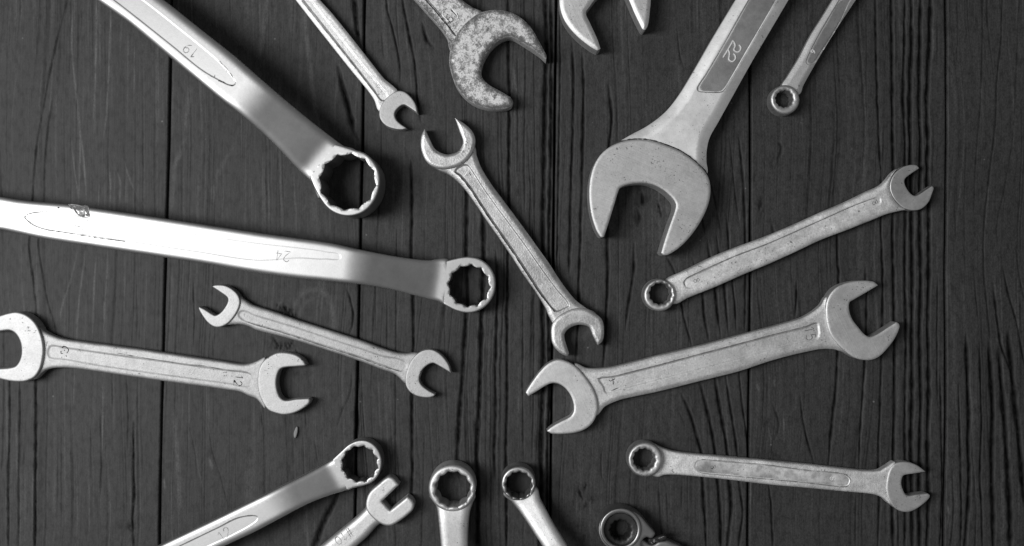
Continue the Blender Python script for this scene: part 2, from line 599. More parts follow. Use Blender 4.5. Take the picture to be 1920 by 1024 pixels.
def text_lines(txt, c, h, right, gap=0.82):
    r = np.array(right, float); r /= np.linalg.norm(r)
    up = np.array([r[1], -r[0]])
    W = gap * (len(txt) - 1) + 0.6
    out = []
    for i, ch in enumerate(txt):
        for ln in GLYPH[ch]:
            q = []
            for g in ln:
                p = np.array(c) + r*(h*(i*gap + g[0] - W/2)) + up*(h*(g[1]-0.5))
                q.append((p[0], p[1]) + tuple(g[2:]))
            out.append(q)
    return out

def along(a, b, stops):
    """height varying along the line a->b: stops = [(pixels from a, mm)], eased between"""
    a = np.array(a, float); b = np.array(b, float)
    u = (b - a) / np.linalg.norm(b - a)
    ts = np.array([s[0] for s in stops], float); zs = np.array([s[1] for s in stops], float)
    def f(Q):
        t = (np.asarray(Q, float) - a) @ u
        return np.interp(t, ts, zs)
    return f

def smooth_stops(stops, n=14):
    """replace each change of height by an eased ramp; stops = [(t, z, start_sharpness, end_sharpness)]"""
    out = []
    for (t0, z0), (t1, z1) in zip(stops[:-1], stops[1:]):
        for i in range(n):
            s = i / n
            e = s*s*(3-2*s)
            out.append((t0 + (t1-t0)*s, z0 + (z1-z0)*e))
    out.append(stops[-1])
    return out

def crank(t0, z0, t1, z1, n=40, k=0.45, heel=0.10):
    """bend that starts gently at t0 and meets the lower flat with a short rounded heel at t1"""
    ss = np.linspace(0, 1, n + 1)
    slope = np.minimum(np.minimum(ss / k, 1), np.clip((1 - ss) / heel, 0, 1))
    e = np.concatenate([[0], np.cumsum(0.5*(slope[1:] + slope[:-1]))]); e /= e[-1]
    return [(t0 - 4000, z0)] + [(t0 + (t1-t0)*s_, z0 + (z1-z0)*e_) for s_, e_ in zip(ss, e)] + [(t1 + 4000, z1)]

# ------------------------------------------------------------------ the table: separate planks
def vnoise(x, y, seed):
    """smooth value noise on arrays"""
    xi = np.floor(x).astype(np.int64); yi = np.floor(y).astype(np.int64)
    xf = x - xi; yf = y - yi
    def h(a, b):
        n = (a*374761393 + b*668265263 + seed*1442695041) & 0x7fffffff
        n = ((n ^ (n >> 13)) * 1274126177) & 0x7fffffff
        n = (n ^ (n >> 16)) & 0xffffff
        return n / 0xffffff
    u = xf*xf*(3-2*xf); v = yf*yf*(3-2*yf)
    return (h(xi, yi)*(1-u) + h(xi+1, yi)*u)*(1-v) + (h(xi, yi+1)*(1-u) + h(xi+1, yi+1)*u)*v

# joints between the boards, photograph pixels (x at given y)
JOINTS = [
    [(-500, -35), (1524, -75)],
    [(-500, 333), (0, 321.5), (256, 317), (512, 310), (768, 303), (1024, 299), (1524, 289)],
    [(-500, 695), (0, 684), (256, 680), (440, 676), (600, 673), (768, 668.5), (1024, 665), (1524, 655)],
    [(-500, 1049), (0, 1043), (512, 1037), (1024, 1031), (1524, 1024)],
    [(-500, 1403), (0, 1405), (256, 1407), (512, 1407), (768, 1404), (1024, 1402), (1524, 1398)],
    [(-500, 1778), (0, 1774), (256, 1775), (512, 1772), (768, 1774), (1024, 1769), (1524, 1765)],
    [(-500, 2150), (1524, 2140)],
]
def joint_x(j, y):
    a = np.array(JOINTS[j], float)
    return np.interp(y, a[:, 0], a[:, 1])

# dark grain furrows followed on the photograph: (points, width px, darkness)
FURROWS = [
 # left board
 ([(126,-20),(125,5),(107,75),(90,155),(73,250),(66,300),(61,373),(57,430),(55,470),(62,520),(68,590),(66,690)], 2.4, .55),
 ([(100,180),(92,230),(87,273),(83,330),(82,375),(72,455),(80,512),(88,560),(101,606),(108,640)], 2.2, .5),
 ([(67,690),(67,768),(66,900),(65,1040)], 3.4, .95), ([(37,700),(37,790),(35,900),(35,1040)], 2.2, .6), ([(18,690),(18,800),(15,920),(16,1040)], 2.6, .7),
 ([(7,600),(7,760),(3,900)], 1.8, .4), ([(188,768),(190,860),(187,940)], 2, .5), ([(170,800),(171,900)], 1.6, .4), ([(135,820),(137,920),(134,1000)], 2.0, .4),
 ([(251,790),(250,860),(251,930),(248,985),(252,1040)], 3.0, .85), ([(236,700),(240,780),(238,860)], 1.8, .45), ([(265,800),(268,900)], 1.6, .4),
 ([(210,700),(212,770)], 1.6, .4), ([(255,512),(257,600),(256,640)], 1.5, .35), ([(12,380),(14,-10)], 1.4, .2), ([(155,20),(150,70)], 1.4, .3),
 # second board
 ([(363,525),(364,600),(363,650)], 1.8, .6), ([(399,640),(400,670)],1.5,.4),
 ([(662,-20),(666,20),(669,50),(673,80)], 6.5, .97), ([(634,125),(640,155),(650,190),(656,215),(662,245),(672,262)], 6.5, .97),
 ([(648,540),(656,560),(662,590),(660,612),(654,630)], 2.6, .75), ([(640,700),(658,700),(655,740),(642,768),(632,800)], 2.2, .5),
 ([(634,920),(626,940),(612,968),(602,990),(594,1012),(586,1040)], 8, .97), ([(668,755),(669,790),(667,830)], 5.0, .9),
 ([(385,790),(392,812),(398,850),(412,890),(430,960)], 1.6, .4), ([(355,800),(365,850),(370,900)], 1.5, .3), ([(490,770),(492,800)], 2.0, .5),
 ([(520,300),(519,440)], 1.5, .3), ([(572,768),(574,800)], 1.8, .45), ([(590,830),(596,870)], 2.0, .4),
 ([(532,574),(537,584),(546,597)], 4.5, .97), ([(543,580),(549,592)], 3.5, .9), ([(512,634),(521,648),(531,657)], 3.2, .9), ([(549,640),(542,650),(533,657)], 3.0, .9), ([(520,572),(529,579)], 3.0, .8), ([(553,655),(560,668),(563,680)], 2.6, .7), ([(1086,918),(1089,930),(1094,938)], 3.4, .85), ([(1100,908),(1096,918)], 3.0, .8), ([(1196,395),(1199,408),(1196,422)], 5, .8), ([(1204,362),(1206,384)], 6, .8), ([(1234,380),(1240,408)], 3.4, .75),
 # third board
 ([(722,-20),(727,20),(736,55),(745,95),(750,130),(750,155)], 3.0, .8), ([(752,-20),(760,30),(768,70),(776,110),(780,150),(783,190),(790,230)], 3.2, .85),
 ([(792,45),(797,66),(803,80),(814,90)], 4.5, .85), ([(715,60),(719,110)], 1.8, .4),
 ([(770,300),(772,400),(771,470),(774,540),(775,640),(772,770),(773,880),(772,900),(770,960)], 4.0, .85), ([(704,470),(704,620)], 2, .5), ([(726,560),(725,700)], 2, .45),
 ([(744,430),(743,540),(742,680),(741,1040)], 2.2, .5),
 ([(872,300),(875,370),(874,470),(876,560),(871,640),(868,700),(862,770),(858,860),(862,900)], 5.0, .9), ([(905,390),(907,480),(904,560),(902,640),(900,720),(897,780),(894,860),(896,1040)], 6.2, .97),
 ([(930,470),(932,560),(929,700),(929,780),(927,860),(929,900)], 3.6, .85), ([(953,-20),(953,90),(955,200),(954,330),(953,450),(951,560),(951,700),(949,850),(950,1040)], 4.0, .93),
 ([(970,100),(971,260),(970,330)], 2.0, .5), ([(984,-20),(985,140),(983,280),(984,400)], 2.2, .55), ([(1003,-20),(1001,120),(1003,300),(1002,520)], 1.8, .5),
 ([(995,330),(993,470)], 2.2, .6), ([(981,560),(980,760),(982,860)], 2.2, .6), ([(1002,560),(1000,760),(998,860)], 2.2, .55),
 ([(1023,-20),(1024,90),(1022,180),(1020,300),(1018,420),(1017,560),(1019,660),(1016,770),(1014,900),(1012,1040)], 6.0, .97), ([(1033,-20),(1034,150),(1033,300),(1030,420),(1029,560),(1030,720),(1027,860),(1025,1040)], 4.6, .93),
 ([(836,470),(834,620),(836,760)], 1.6, .3), ([(796,800),(790,1040)], 2.0, .4), ([(1010,900),(985,960),(980,1040)], 1.6, .3),
 # fourth board
 ([(1049,20),(1050,120),(1048,250),(1046,400),(1044,512)], 2.6, .85), ([(1073,80),(1075,150),(1074,240),(1071,330),(1069,430),(1067,512)], 3.8, .85), ([(1092,100),(1094,180),(1092,290),(1090,380),(1088,450),(1086,512),(1083,600),(1080,680)], 3.8, .9),
 ([(1141,160),(1147,220),(1143,270),(1138,450),(1140,512),(1136,590),(1132,690)], 4.0, .88), ([(1189,455),(1188,512),(1180,560),(1172,620)], 3.6, .8), ([(1105,560),(1104,610)], 1.8, .4),
 ([(1270,60),(1276,110),(1282,130)], 2.4, .5), ([(1250,480),(1265,512),(1276,560),(1284,600),(1297,648)], 3.4, .9), ([(1300,490),(1316,545),(1322,600),(1330,640)], 3.6, .9), ([(1326,450),(1340,535),(1346,590),(1352,632)], 3.6, .92),
 ([(1343,440),(1357,530),(1362,580),(1366,625)], 3.2, .9), ([(1362,400),(1371,510),(1377,560),(1381,620)], 3.0, .85), ([(1386,256),(1394,350),(1398,450),(1397,620)], 3.2, .85), ([(1368,256),(1378,360),(1388,430)], 2.0, .6), ([(1330,330),(1345,400),(1355,450)], 2.4, .6), ([(1310,380),(1322,440)], 3.4, .7),
 ([(1275,735),(1290,768),(1300,795),(1308,825),(1315,850),(1318,900),(1321,960),(1326,1040)], 4.0, .93), ([(1312,715),(1325,768),(1336,815),(1341,850),(1346,900),(1350,960),(1353,1040)], 4.4, .95), ([(1340,705),(1350,768),(1360,820),(1365,860),(1368,900),(1371,950),(1367,1000),(1364,1040)], 4.6, .95),
 ([(1360,700),(1370,768),(1380,830),(1388,920),(1393,960),(1388,1000),(1385,1040)], 3.6, .88), ([(1385,690),(1393,768),(1402,830),(1401,900)], 3.0, .8), ([(1130,835),(1127,870),(1129,895),(1137,912)], 1.8, .6), ([(1075,850),(1076,880)], 1.6, .5), ([(1280,900),(1278,960)], 1.8, .45), ([(1235,905),(1238,960),(1240,1020)], 3.2, .45), ([(1270,768),(1285,800)], 1.8, .45), ([(1250,905),(1252,990)], 2, .4),
 # fifth board
 ([(1641,-20),(1643,100),(1646,200),(1648,256),(1652,330),(1652,420),(1655,512),(1655,600),(1652,700),(1650,780),(1647,860),(1649,940),(1646,1040)], 3.4, .8), ([(1671,-20),(1673,120),(1674,256),(1676,340),(1674,440),(1676,540),(1677,640),(1677,760),(1675,870),(1674,960),(1676,1040)], 4.6, .95),
 ([(1697,-20),(1696,80),(1694,180),(1697,256),(1698,400),(1697,512),(1699,640),(1697,768),(1698,900),(1697,1040)], 4.0, .9), ([(1709,-20),(1710,80),(1707,150),(1707,256),(1709,380),(1711,512),(1710,640),(1711,720),(1709,830),(1710,930),(1712,1040)], 5.4, .95),
 ([(1727,-20),(1725,90),(1724,200),(1726,256),(1725,400),(1727,512),(1725,640),(1727,740),(1725,860),(1724,940),(1726,1040)], 5.2, .95), ([(1745,-20),(1744,70),(1741,130),(1738,190),(1740,256),(1739,330),(1742,420),(1742,512),(1740,600),(1742,720),(1740,830),(1741,940),(1738,1040)], 5.6, .96),
 ([(1758,512),(1757,640),(1758,760)], 2.4, .8), ([(1763,700),(1765,800),(1767,900),(1762,1040)], 3.0, .85), ([(1758,20),(1757,130)],1.8,.4), ([(1680,30),(1681,130)], 1.8, .45),
 ([(1493,525),(1494,560),(1491,592)], 3.2, .85), ([(1569,420),(1571,500),(1573,512),(1572,620),(1568,720),(1562,780),(1557,830),(1553,880)], 3.8, .85), ([(1622,500),(1625,560),(1623,650),(1619,720),(1614,800),(1610,880)], 3.4, .9), ([(1560,300),(1565,380)], 2.0, .5), ([(1645,120),(1646,170)], 2.6, .6),
 ([(1500,740),(1506,790),(1515,830),(1527,872)], 2.8, .8), ([(1440,900),(1446,950),(1450,1040)], 3.0, .85), ([(1605,920),(1604,1040)], 2.4, .6), ([(1684,945),(1685,1040)], 2.4, .7), ([(1546,420),(1548,470)],1.8,.4), ([(1624,-20),(1625,240)], 1.6, .35), ([(1450,760),(1460,800),(1448,830)], 3.0, .5),
 ([(1453,265),(1465,275),(1458,300)], 5, .5), ([(1447,420),(1452,440)], 4, .5),
 # right board
 ([(1794,-20),(1796,60),(1793,130)], 1.8, .4), ([(1843,-20),(1842,80),(1838,200),(1830,300),(1826,400)], 2.0, .45), ([(1880,-20),(1877,80),(1870,140),(1866,240),(1855,330),(1845,430),(1845,512),(1850,560)], 2.6, .55), ([(1912,-20),(1906,120),(1900,250),(1886,340),(1870,420),(1872,470)], 1.8, .4),
 ([(1812,630),(1814,700),(1817,770),(1816,830),(1818,900),(1812,1000),(1809,1040)], 5.6, .95), ([(1798,720),(1799,790),(1801,850),(1803,960),(1801,1040)], 3.0, .75), ([(1837,640),(1839,720),(1841,800),(1838,880),(1841,960),(1843,1040)], 3.4, .85),
 ([(1855,640),(1858,700),(1862,768),(1860,860),(1862,940),(1864,1040)], 6.6, .97), ([(1873,650),(1878,720),(1884,790),(1889,860),(1893,930),(1896,1040)], 7.4, .97), ([(1890,620),(1897,690),(1904,760),(1912,830),(1918,900),(1926,960)], 7.4, .96),
 ([(1862,530),(1870,600),(1878,650),(1893,690),(1898,720)], 3.6, .8), ([(1845,512),(1850,570),(1857,640)], 2.6, .6), ([(1880,500),(1893,560),(1905,600),(1915,650),(1925,700)], 3.2, .75), ([(1826,500),(1830,560),(1836,620)], 2.2, .5), ([(1905,460),(1912,520),(1923,570)], 2.4, .55),
 ([(1786,880),(1788,960),(1780,1040)], 2.4, .6), ([(1790,340),(1792,470)],1.8,.35), ([(1812,260),(1808,420),(1810,520)], 1.8, .35), ([(1826,870),(1830,960),(1828,1040)], 2.6, .65),
]
# pale fibres and rubbed streaks
PALE = [
 ([(137,20),(134,70),(136,110),(141,160),(150,250),(147,380)], 2.6, .6), ([(180,-20),(181,40),(179,130),(177,200),(178,260)], 2.4, .75), ([(208,-20),(206,90),(203,150),(199,220),(194,258)], 2.4, .7), ([(227,40),(226,95)], 2, .4), ([(252,80),(252,150),(251,200)], 2.0, .6), ([(240,60),(239,230)], 1.8, .3),
 ([(152,256),(157,300),(162,375)], 2.4, .7), ([(134,262),(140,320),(148,380)], 2.4, .6), ([(205,318),(207,350),(206,390)], 2.4, .7), ([(216,316),(225,340),(224,385)], 2.2, .6), ([(232,300),(241,330),(258,370)], 2.2, .5), ([(186,345),(184,385)], 2, .5), ([(236,330),(236,380)], 2, .5),
 ([(145,470),(139,500),(128,540),(115,580),(112,610)], 2.8, .55), ([(160,470),(155,512),(149,560),(145,600),(144,640)], 2.6, .6), ([(182,470),(178,512),(175,580),(173,640)], 2.4, .6), ([(202,470),(200,530),(196,580),(195,640)], 2.6, .6), ([(233,470),(233,560),(230,600)], 2, .5), ([(12,700),(13,860)], 2.2, .4), ([(30,768),(32,900)], 2.6, .4),
 ([(140,690),(138,760)], 2.2, .4), ([(192,690),(193,768),(190,860)], 2.2, .5), ([(105,850),(100,960)], 4, .25),
 ([(348,256),(338,285),(328,310),(324,350),(322,400)], 8, .45), ([(446,256),(428,290),(412,320),(402,350),(398,390)], 7, .3), ([(358,150),(352,200),(346,256)], 8, .32), ([(575,-20),(573,40),(577,90),(583,140),(588,180),(600,245)], 6, .5), ([(502,-20),(495,50),(485,110)], 9, .35), ([(545,-20),(550,60)], 8, .22),
 ([(545,610),(552,575),(566,552),(590,543),(608,550),(620,570),(626,600),(624,625)], 9, .5), ([(556,600),(570,570),(586,560)], 7, .28), ([(326,768),(330,830),(335,900),(336,960)], 7, .4), ([(366,835),(368,850),(372,880),(382,920)], 3, .3), ([(392,860),(398,880)], 3, .6), ([(312,866),(325,866)], 3, .6), ([(308,900),(309,915)], 3, .7), ([(530,560),(520,580)],5,.3), ([(600,370),(560,400)], 9, .15), ([(322,512),(324,560)],5,.3),
 ([(962,120),(967,165),(976,190)], 3, .6), ([(1440,800),(1446,830)], 2, .5), ([(1403,700),(1405,768)], 3, .4), ([(1672,610),(1668,660)], 3, .35), ([(1776,945),(1779,965),(1776,985)], 3.4, .8), ([(1469,775),(1470,830)], 2.4, .6), ([(1453,705),(1453,725)], 3, .7), ([(1420,720),(1423,735)], 3, .7),
 ([(1773,470),(1775,600)], 5, .25), ([(1750,40),(1748,110)], 5, .3), ([(1790,560),(1788,760)], 7, .22), ([(1698,520),(1697,640)], 4, .25), ([(1407,310),(1408,460)], 2.4, .5), ([(1408,880),(1407,960)], 2, .4), ([(1452,900),(1470,930)],3,.2),
]
# knots, dents: (x, y, rx, ry, darkness)
KNOTS = [(538,583,14,9,.9),(548,592,9,6,.9),(530,578,9,5,.6),(524,650,16,5,.8),(541,648,10,6,.8),(510,640,6,5,.5),(245,990,7,8,.8),(226,992,6,9,.4),(1088,925,6,9,.75),(1100,915,9,6,.55),(1096,948,8,5,.6),(1110,938,6,5,.5),(1075,945,6,4,.4),(1210,372,12,8,.45),(1203,380,7,7,.7),(1195,408,7,14,.6),(1200,355,5,6,.5),(1236,395,5,12,.5),(1425,385,6,18,.7),(1418,330,5,10,.4),(560,815,5,7,.4),(845,790,2,0.5,.1),(567,700,16,5,.35),(1027,312,4,6,.3),(973,360,4,7,.4),(1098,1010,8,6,.4),(1085,990,10,6,.4),(1445,860,14,12,.35),(1440,790,10,8,.35),(1455,300,14,10,.3)]

def plank_field(Xp, Yp, idx):
    """depth (mm) and colour masks for a patch of board, on pixel coordinate arrays (rows = y, columns = x)"""
    dark = np.zeros(Xp.shape); pale = np.zeros(Xp.shape); depth = np.zeros(Xp.shape)
    seed = 17 + idx*7
    wob = (vnoise(Yp/23.0, Xp/160.0, seed+1) - .5)*2.2 + (vnoise(Yp/6.0, Xp/50.0, seed+2) - .5)*1.2
    y = Yp[:, 0]
    x0, x1 = Xp.min() - 6, Xp.max() + 6
    for k, (pts, w, dk) in enumerate(FURROWS + PALE):
        isdark = k < len(FURROWS)
        c = spline(pts, closed=False, step=4.0)
        o = np.argsort(c[:, 1]); c = c[o]
        if c[:, 0].max() < x0 or c[:, 0].min() > x1:
            continue
        span = c[-1, 1] - c[0, 1]
        if not isdark and (np.ptp(c[:, 0]) > 0.55*span):
            # curving streaks: plain distance to the curve
            rows = (y > c[0, 1] - 15) & (y < c[-1, 1] + 15)
            if not rows.any():
                continue
            cc = spline(pts, closed=False, step=3.0)
            dx = np.full((rows.sum(), Xp.shape[1]), 1e9)
            for q in cc:
                dx = np.minimum(dx, np.hypot(Xp[rows]-q[0], Yp[rows]-q[1]))
            pale[rows] = np.maximum(pale[rows], dk*np.exp(-(dx/(w*.55))**2))
            continue
        rows = (y >= c[0, 1] - 2) & (y <= c[-1, 1] + 2)
        if not rows.any():
            continue
        yy = y[rows]
        cx = np.interp(yy, c[:, 1], c[:, 0])
        fade = np.clip((yy - c[0, 1] + 2) / min(40, .3*span + 1), 0, 1) * np.clip((c[-1, 1] + 2 - yy) / min(40, .3*span + 1), 0, 1)
        ww = 1.25 * w * (0.62 + 0.75*vnoise(yy/19.0, np.full(len(yy), k*3.7), seed+5)) * (0.35 + 0.65*fade**.5)
        amp = dk * fade**.45 * (0.78 + 0.6*vnoise(yy/9.0, np.full(len(yy), k*5.1), seed+6))
        d = (Xp[rows] + wob[rows]*(.5 if isdark else .3) - cx[:, None]) / (0.5*ww[:, None])
        m = np.clip(amp, 0, 1)[:, None] * np.exp(-np.abs(d)**2.6 * .8)
        if isdark:
            m = m * np.clip(.70 + .65*vnoise(Xp[rows]/1.7, Yp[rows]/5.0, seed+31), 0, 1)
            dark[rows] = np.maximum(dark[rows], m)
            depth[rows] = np.maximum(depth[rows], m * min(0.75, 0.13*w))
        else:
            pale[rows] = np.maximum(pale[rows], m)
    for (kx, ky, rx, ry, dk) in KNOTS:
        if kx < x0 or kx > x1:
            continue
        q = ((Xp-kx)/rx)**2 + ((Yp-ky)/ry)**2
        if q.min() > 4:
            continue
        n = vnoise(Xp/4.0, Yp/4.0, seed+9)
        m = dk * np.exp(-q*.8) * np.clip((n - .22)*3.2, 0, 1)
        dark = np.maximum(dark, np.clip(m, 0, 1)); depth = np.maximum(depth, .4*m)
    # fine random furrows everywhere, following the board
    warp = (vnoise(Yp/240.0, Xp/200.0, seed+20) - .5)*26 + wob*.5
    q = Xp + warp
    f1 = vnoise(q/2.3, Yp/300.0, seed+21); f2 = vnoise(q/9.0, Yp/420.0, seed+22)
    fine = np.clip((f1*.6 + f2*.5 - .70)*4.5, 0, 1) * (0.45 + 0.75*vnoise(q/2.3, Yp/14.0, seed+26))
    strength = {1: .32, 2: .16, 3: .62, 4: .42, 5: .56, 6: .60}.get(idx, .4)
    dark = np.maximum(dark, fine*strength); depth = np.maximum(depth, fine*.10)
    f3 = vnoise(q/4.3, Yp/190.0, seed+23)
    pale = np.maximum(pale, np.clip((f3 - .70)*3.2, 0, 1)*.36)
    depth += (vnoise(q/11.0, Yp/130.0, seed+24))*.06
    return dark, pale, depth

table = bpy.data.objects.new('wooden_tabletop', None)
COL.objects.link(table)
table['kind'] = 'structure'
table['label'] = 'black stained tabletop of rough vertical wooden boards'
GAP = 1.9               # half gap between boards, pixels
PLANK_T = 14.0          # mm

def build_plank(idx, left, right, fine=True):
    if fine:
        ys = np.concatenate([np.arange(-500, -40, 40), np.arange(-40, 1066, 4.5), np.arange(1080, 1525, 40)])
        nx = int(abs(right(512) - left(512)) / 1.25)
    else:
        ys = np.arange(-500, 1525, 14.0)
        nx = 150
    u = np.linspace(0, 1, nx)
    L = np.array([left(y) for y in ys]); R = np.array([right(y) for y in ys])
    L = L + GAP*(.75 + .6*vnoise(ys/70.0, np.full(len(ys), idx*9.1), 3)); R = R - GAP*(.75 + .6*vnoise(ys/70.0, np.full(len(ys), idx*9.1+4), 4))
    Xp = L[:, None] + (R-L)[:, None]*u[None, :]
    Yp = np.repeat(ys[:, None], nx, axis=1)
    dark, pale, depth = plank_field(Xp, Yp, idx)
    e = np.minimum(Xp - L[:, None], R[:, None] - Xp) * PX
    z = -depth - round_drop(np.maximum(e, 0), .55, .5)
    X = (Xp - 960)*S; Y = (512 - Yp)*S
    ny = len(ys)
    verts = np.stack([X, Y, z*MM], 2).reshape(-1, 3)
    # underside ring
    ring = np.concatenate([np.arange(nx), np.arange(1, ny)*nx + nx-1, (ny-1)*nx + np.arange(nx-2, -1, -1), np.arange(ny-2, 0, -1)*nx])
    low = verts[ring].copy(); low[:, 2] = -PLANK_T*MM
    n0 = len(verts)
    verts = np.concatenate([verts, low])
    i = np.arange(ny-1)[:, None]*nx + np.arange(nx-1)[None, :]
    quads = np.stack([i, i+nx, i+nx+1, i+1], 2).reshape(-1, 4)
    m = len(ring)
    j = np.arange(m)
    side = np.stack([ring[j], ring[(j+1) % m], n0 + (j+1) % m, n0 + j], 1)
    quads = np.concatenate([quads, side])
    me = bpy.data.meshes.new('plank')
    me.vertices.add(len(verts)); me.vertices.foreach_set('co', verts.ravel())
    me.loops.add(quads.size); me.loops.foreach_set('vertex_index', quads.ravel().astype(np.int32))
    me.polygons.add(len(quads)); me.polygons.foreach_set('loop_start', np.arange(0, quads.size, 4, dtype=np.int32))
    me.polygons.foreach_set('use_smooth', np.ones(len(quads), bool))
    me.update(calc_edges=True)
    for nm, arr in (('grain', dark), ('pale', pale)):
        a = me.attributes.new(nm, 'FLOAT', 'POINT')
        full = np.zeros(len(verts), np.float32); full[:n0] = arr.ravel()
        a.data.foreach_set('value', full)
    me.materials.append(WOOD)
    o = bpy.data.objects.new('plank', me)
    COL.objects.link(o)
    o.parent = table
    return o

for jx in range(6):
    build_plank(jx + 1, lambda y, a=jx: float(joint_x(a, y)), lambda y, a=jx: float(joint_x(a+1, y)))
build_plank(0, lambda y: -420 - .02*y, lambda y: float(joint_x(0, y)), fine=False)
build_plank(7, lambda y: float(joint_x(6, y)), lambda y: 2510.0, fine=False)
# added unseen sheet below, stops light showing through the gaps
bx0, bx1, by0, by1 = (-430-960)*S, (2520-960)*S, -(1530-512)*S, (512+505)*S
z0, z1 = -24*MM, -(PLANK_T + .02)*MM
bv = [(x, y, z) for z in (z0, z1) for x, y in ((bx0, by0), (bx1, by0), (bx1, by1), (bx0, by1))]
finish('gap_light_block', bv, [(3, 2, 1, 0), (4, 5, 6, 7), (0, 1, 5, 4), (1, 2, 6, 5), (2, 3, 7, 6), (3, 0, 4, 7)], UNDER, table)

# far ends that lie outside the photograph's frame
JAW = [(58,-24),(38,-42),(12,-47),(-16,-44),(-38,-28),(-48,0),(-38,28),(-16,44),(12,47),(38,42),(58,24),(56,17),(20,19),(0,16),(-10,0),(0,-16),(20,-19),(56,-17)]
def far_jaw(parent, mat, c, d, k, ztop):
    d = np.array(d, float); d /= np.linalg.norm(d)
    n = np.array([-d[1], d[0]])
    plate('open_jaw', parent, mat, [tuple(np.array(c) + k*(d*a + n*b)) for a, b in JAW], ztop, ztop, edge=(.4,.4), zbottom=0.0, step=4)
def far_ring(parent, mat, c, r, ztop):
    plate('ring_head', parent, mat, circ_ctrl(c, r), ztop, ztop, edge=(.8,.9), holes=[star(c, r*.76, r*.69)], hole_edge=(.3,.3), zbottom=0.0, step=4)

# ------------------------------------------------------------------ the wrenches
RADIAL = 'wrenches laid out like rays on the boards'

# --- offset ring wrench, upper left
t = thing('ring_wrench', 'thick bright chrome offset ring wrench marked 19, slanting down from the upper left', 'wrench', (652, 341), RADIAL)
def zA(Q):
    return along((180, -60), (652, 341), crank(350, 25.6, 552, 16.77, k=.32))(Q) + along((445, 165), (-100, -256), [(-4000, 0.0), (0, 0.0), (690, -9.2)])(Q)
A_l = P((-130,-218),(60,-84),(180,0),(237,40),(320,109),(400,176),(450,215),(480,240),(500,258),(530,289),(560,321),(582,342),(600,372))
A_r = P((664,283),(642,272),(620,256),(580,225),(530,184),(480,141),(437,103),(375,54),(307,0),(200,-78),(0,-218),(-70,-260))
hA, sA = plate('handle', t, CHROME, A_l + A_r, zA, 6.6, edge=(2.4, 1.3), step=4, avoid=(652,341,56),
     panel=P((60,-112),(212,0),(320,85),(375,130),(410,151),(432,161),(442,157,),(438,146),(424,129),(402,107),(335,52),(262,-5),(130,-100),(80,-130)), panel_depth=.10, panel_wall=.3)
plate('ring_head', t, CHROME, P((580,331,1),(589,352),(600,372),(614,390),(631,401),(652,405.5),(675,401),(693,388),(706,368),(712,344),(710,321),(700,302),(685,288),(665,281),(647,275),(630,270,1)),
     16.8, 16.8, seam=((580,331),(630,270)), edge=(.55, .6), holes=[star((652,341), 54.5, 50.0, .13)], hole_edge=(.12,.15), zbottom=0.0, step=3)
far_ring(t, CHROME, (-128,-276), 66, 16.4)
strokes('size_number', t, GREY_GRIME_SHADE, text_lines('19', (358,95), 19, (-.80,-.60)), sA, 1.5, .03, .5)
strokes('dirt_shade_line', t, BLACK_GRIME_SHADE, [tile(300,50,[(860,795),(920,820),(990,850),(1070,875),(1108,855),(1112,815)],7.875)], sA, 3.4, .02, .45)
strokes('dirt_shade_line', t, GREY_GRIME_SHADE, [tile(300,50,[(1112,815),(1060,720),(985,620),(920,555),(880,510)],7.875), tile(300,50,[(740,730),(800,745),(810,715)],7.875), tile(300,50,[(890,560),(905,535)],7.875), tile(300,50,[(975,670),(990,640)],7.875)], sA, 1.8, .02, .5)

# --- long offset ring wrench, left
t = thing('ring_wrench', 'long bright chrome offset ring wrench marked 24 with a chipped edge, left of centre', 'wrench', (879, 536), RADIAL)
def zB(Q):
    a = along((0, 400), (879, 530), crank(652, 18.2, 834, 9.77, k=.28))(Q)
    b = along((20, 402), (-300, 352), crank(0, 0.0, 190, -6.6))(Q)
    return a + b
B_top = P((-215,345),(-120,352),(-40,364),(0,369),(37,375),(125,383),(175,390),(250,401),(375,420),(480,436),(555,446.5),(620,456),(670,467),(717,476.5),(762,484),(800,488),(842,490))
B_bot = P((836,570),(822,566),(780,555),(730,542.5),(692,535.5),(640,529.5),(555,521),(480,511),(375,493),(250,474),(150,459),(75,447),(0,431),(-60,424),(-130,424),(-215,430))
hB, sB = plate('handle', t, CHROME, B_top + B_bot, zB, 6.2, edge=(1.6, .9), step=4, avoid=(879.5,536,42.5),
     panel=P((44,406),(50,401),(64,398),(88,397),(150,404),(250,420),(375,440),(480,455),(560,464),(610,471),(640,482),(610,487),(560,485),(480,489),(375,474),(250,455),(150,440),(84,430),(60,420)), panel_depth=.07, panel_wall=.4)
plate('ring_head', t, CHROME, P((838,488.5,1),(850,485.5),(867,482),(881,481.5),(900,486),(917,499),(927,517),(929,537),(924,557),(911,574),(893,584.5),(875,587),(856,583),(839,575),(832,571,1)),
     9.8, 9.8, seam=((832,571),(838,488.5)), edge=(.5, .55), holes=[star((879.5,536), 40.5, 36.8, .1)], hole_edge=(.12,.15), zbottom=0.0)
plate('ring_head', t, CHROME, circ_ctrl((-265, 385), 66), 10.4, 10.4, edge=(1.0,1.3), holes=[star((-265,385), 52, 47.5)], hole_edge=(.25,.3), zbottom=0.0, step=5)
strokes('size_number', t, GREY_GRIME_SHADE, text_lines('24', (530,480), 19, (-.99,-.14)), sB, 1.1, .02, .6)
strokes('size_number', t, GREY_GRIME_SHADE, text_lines('24', (151,429), 20, (-.99,-.14)), sB, 1.0, .02, .7)
strokes('stamped_lettering', t, CHROME_B, text_lines('CDED', (237,436), 21, (-.99,-.14)), sB, 1.2, .05, .5)
chip = tile(100,370,[(250,120,1),(340,118),(420,128),(500,148),(550,138),(605,150,1),(622,200),(645,280),(640,340),(560,352),(460,338),(395,290),(330,200),(285,175)],9.31)
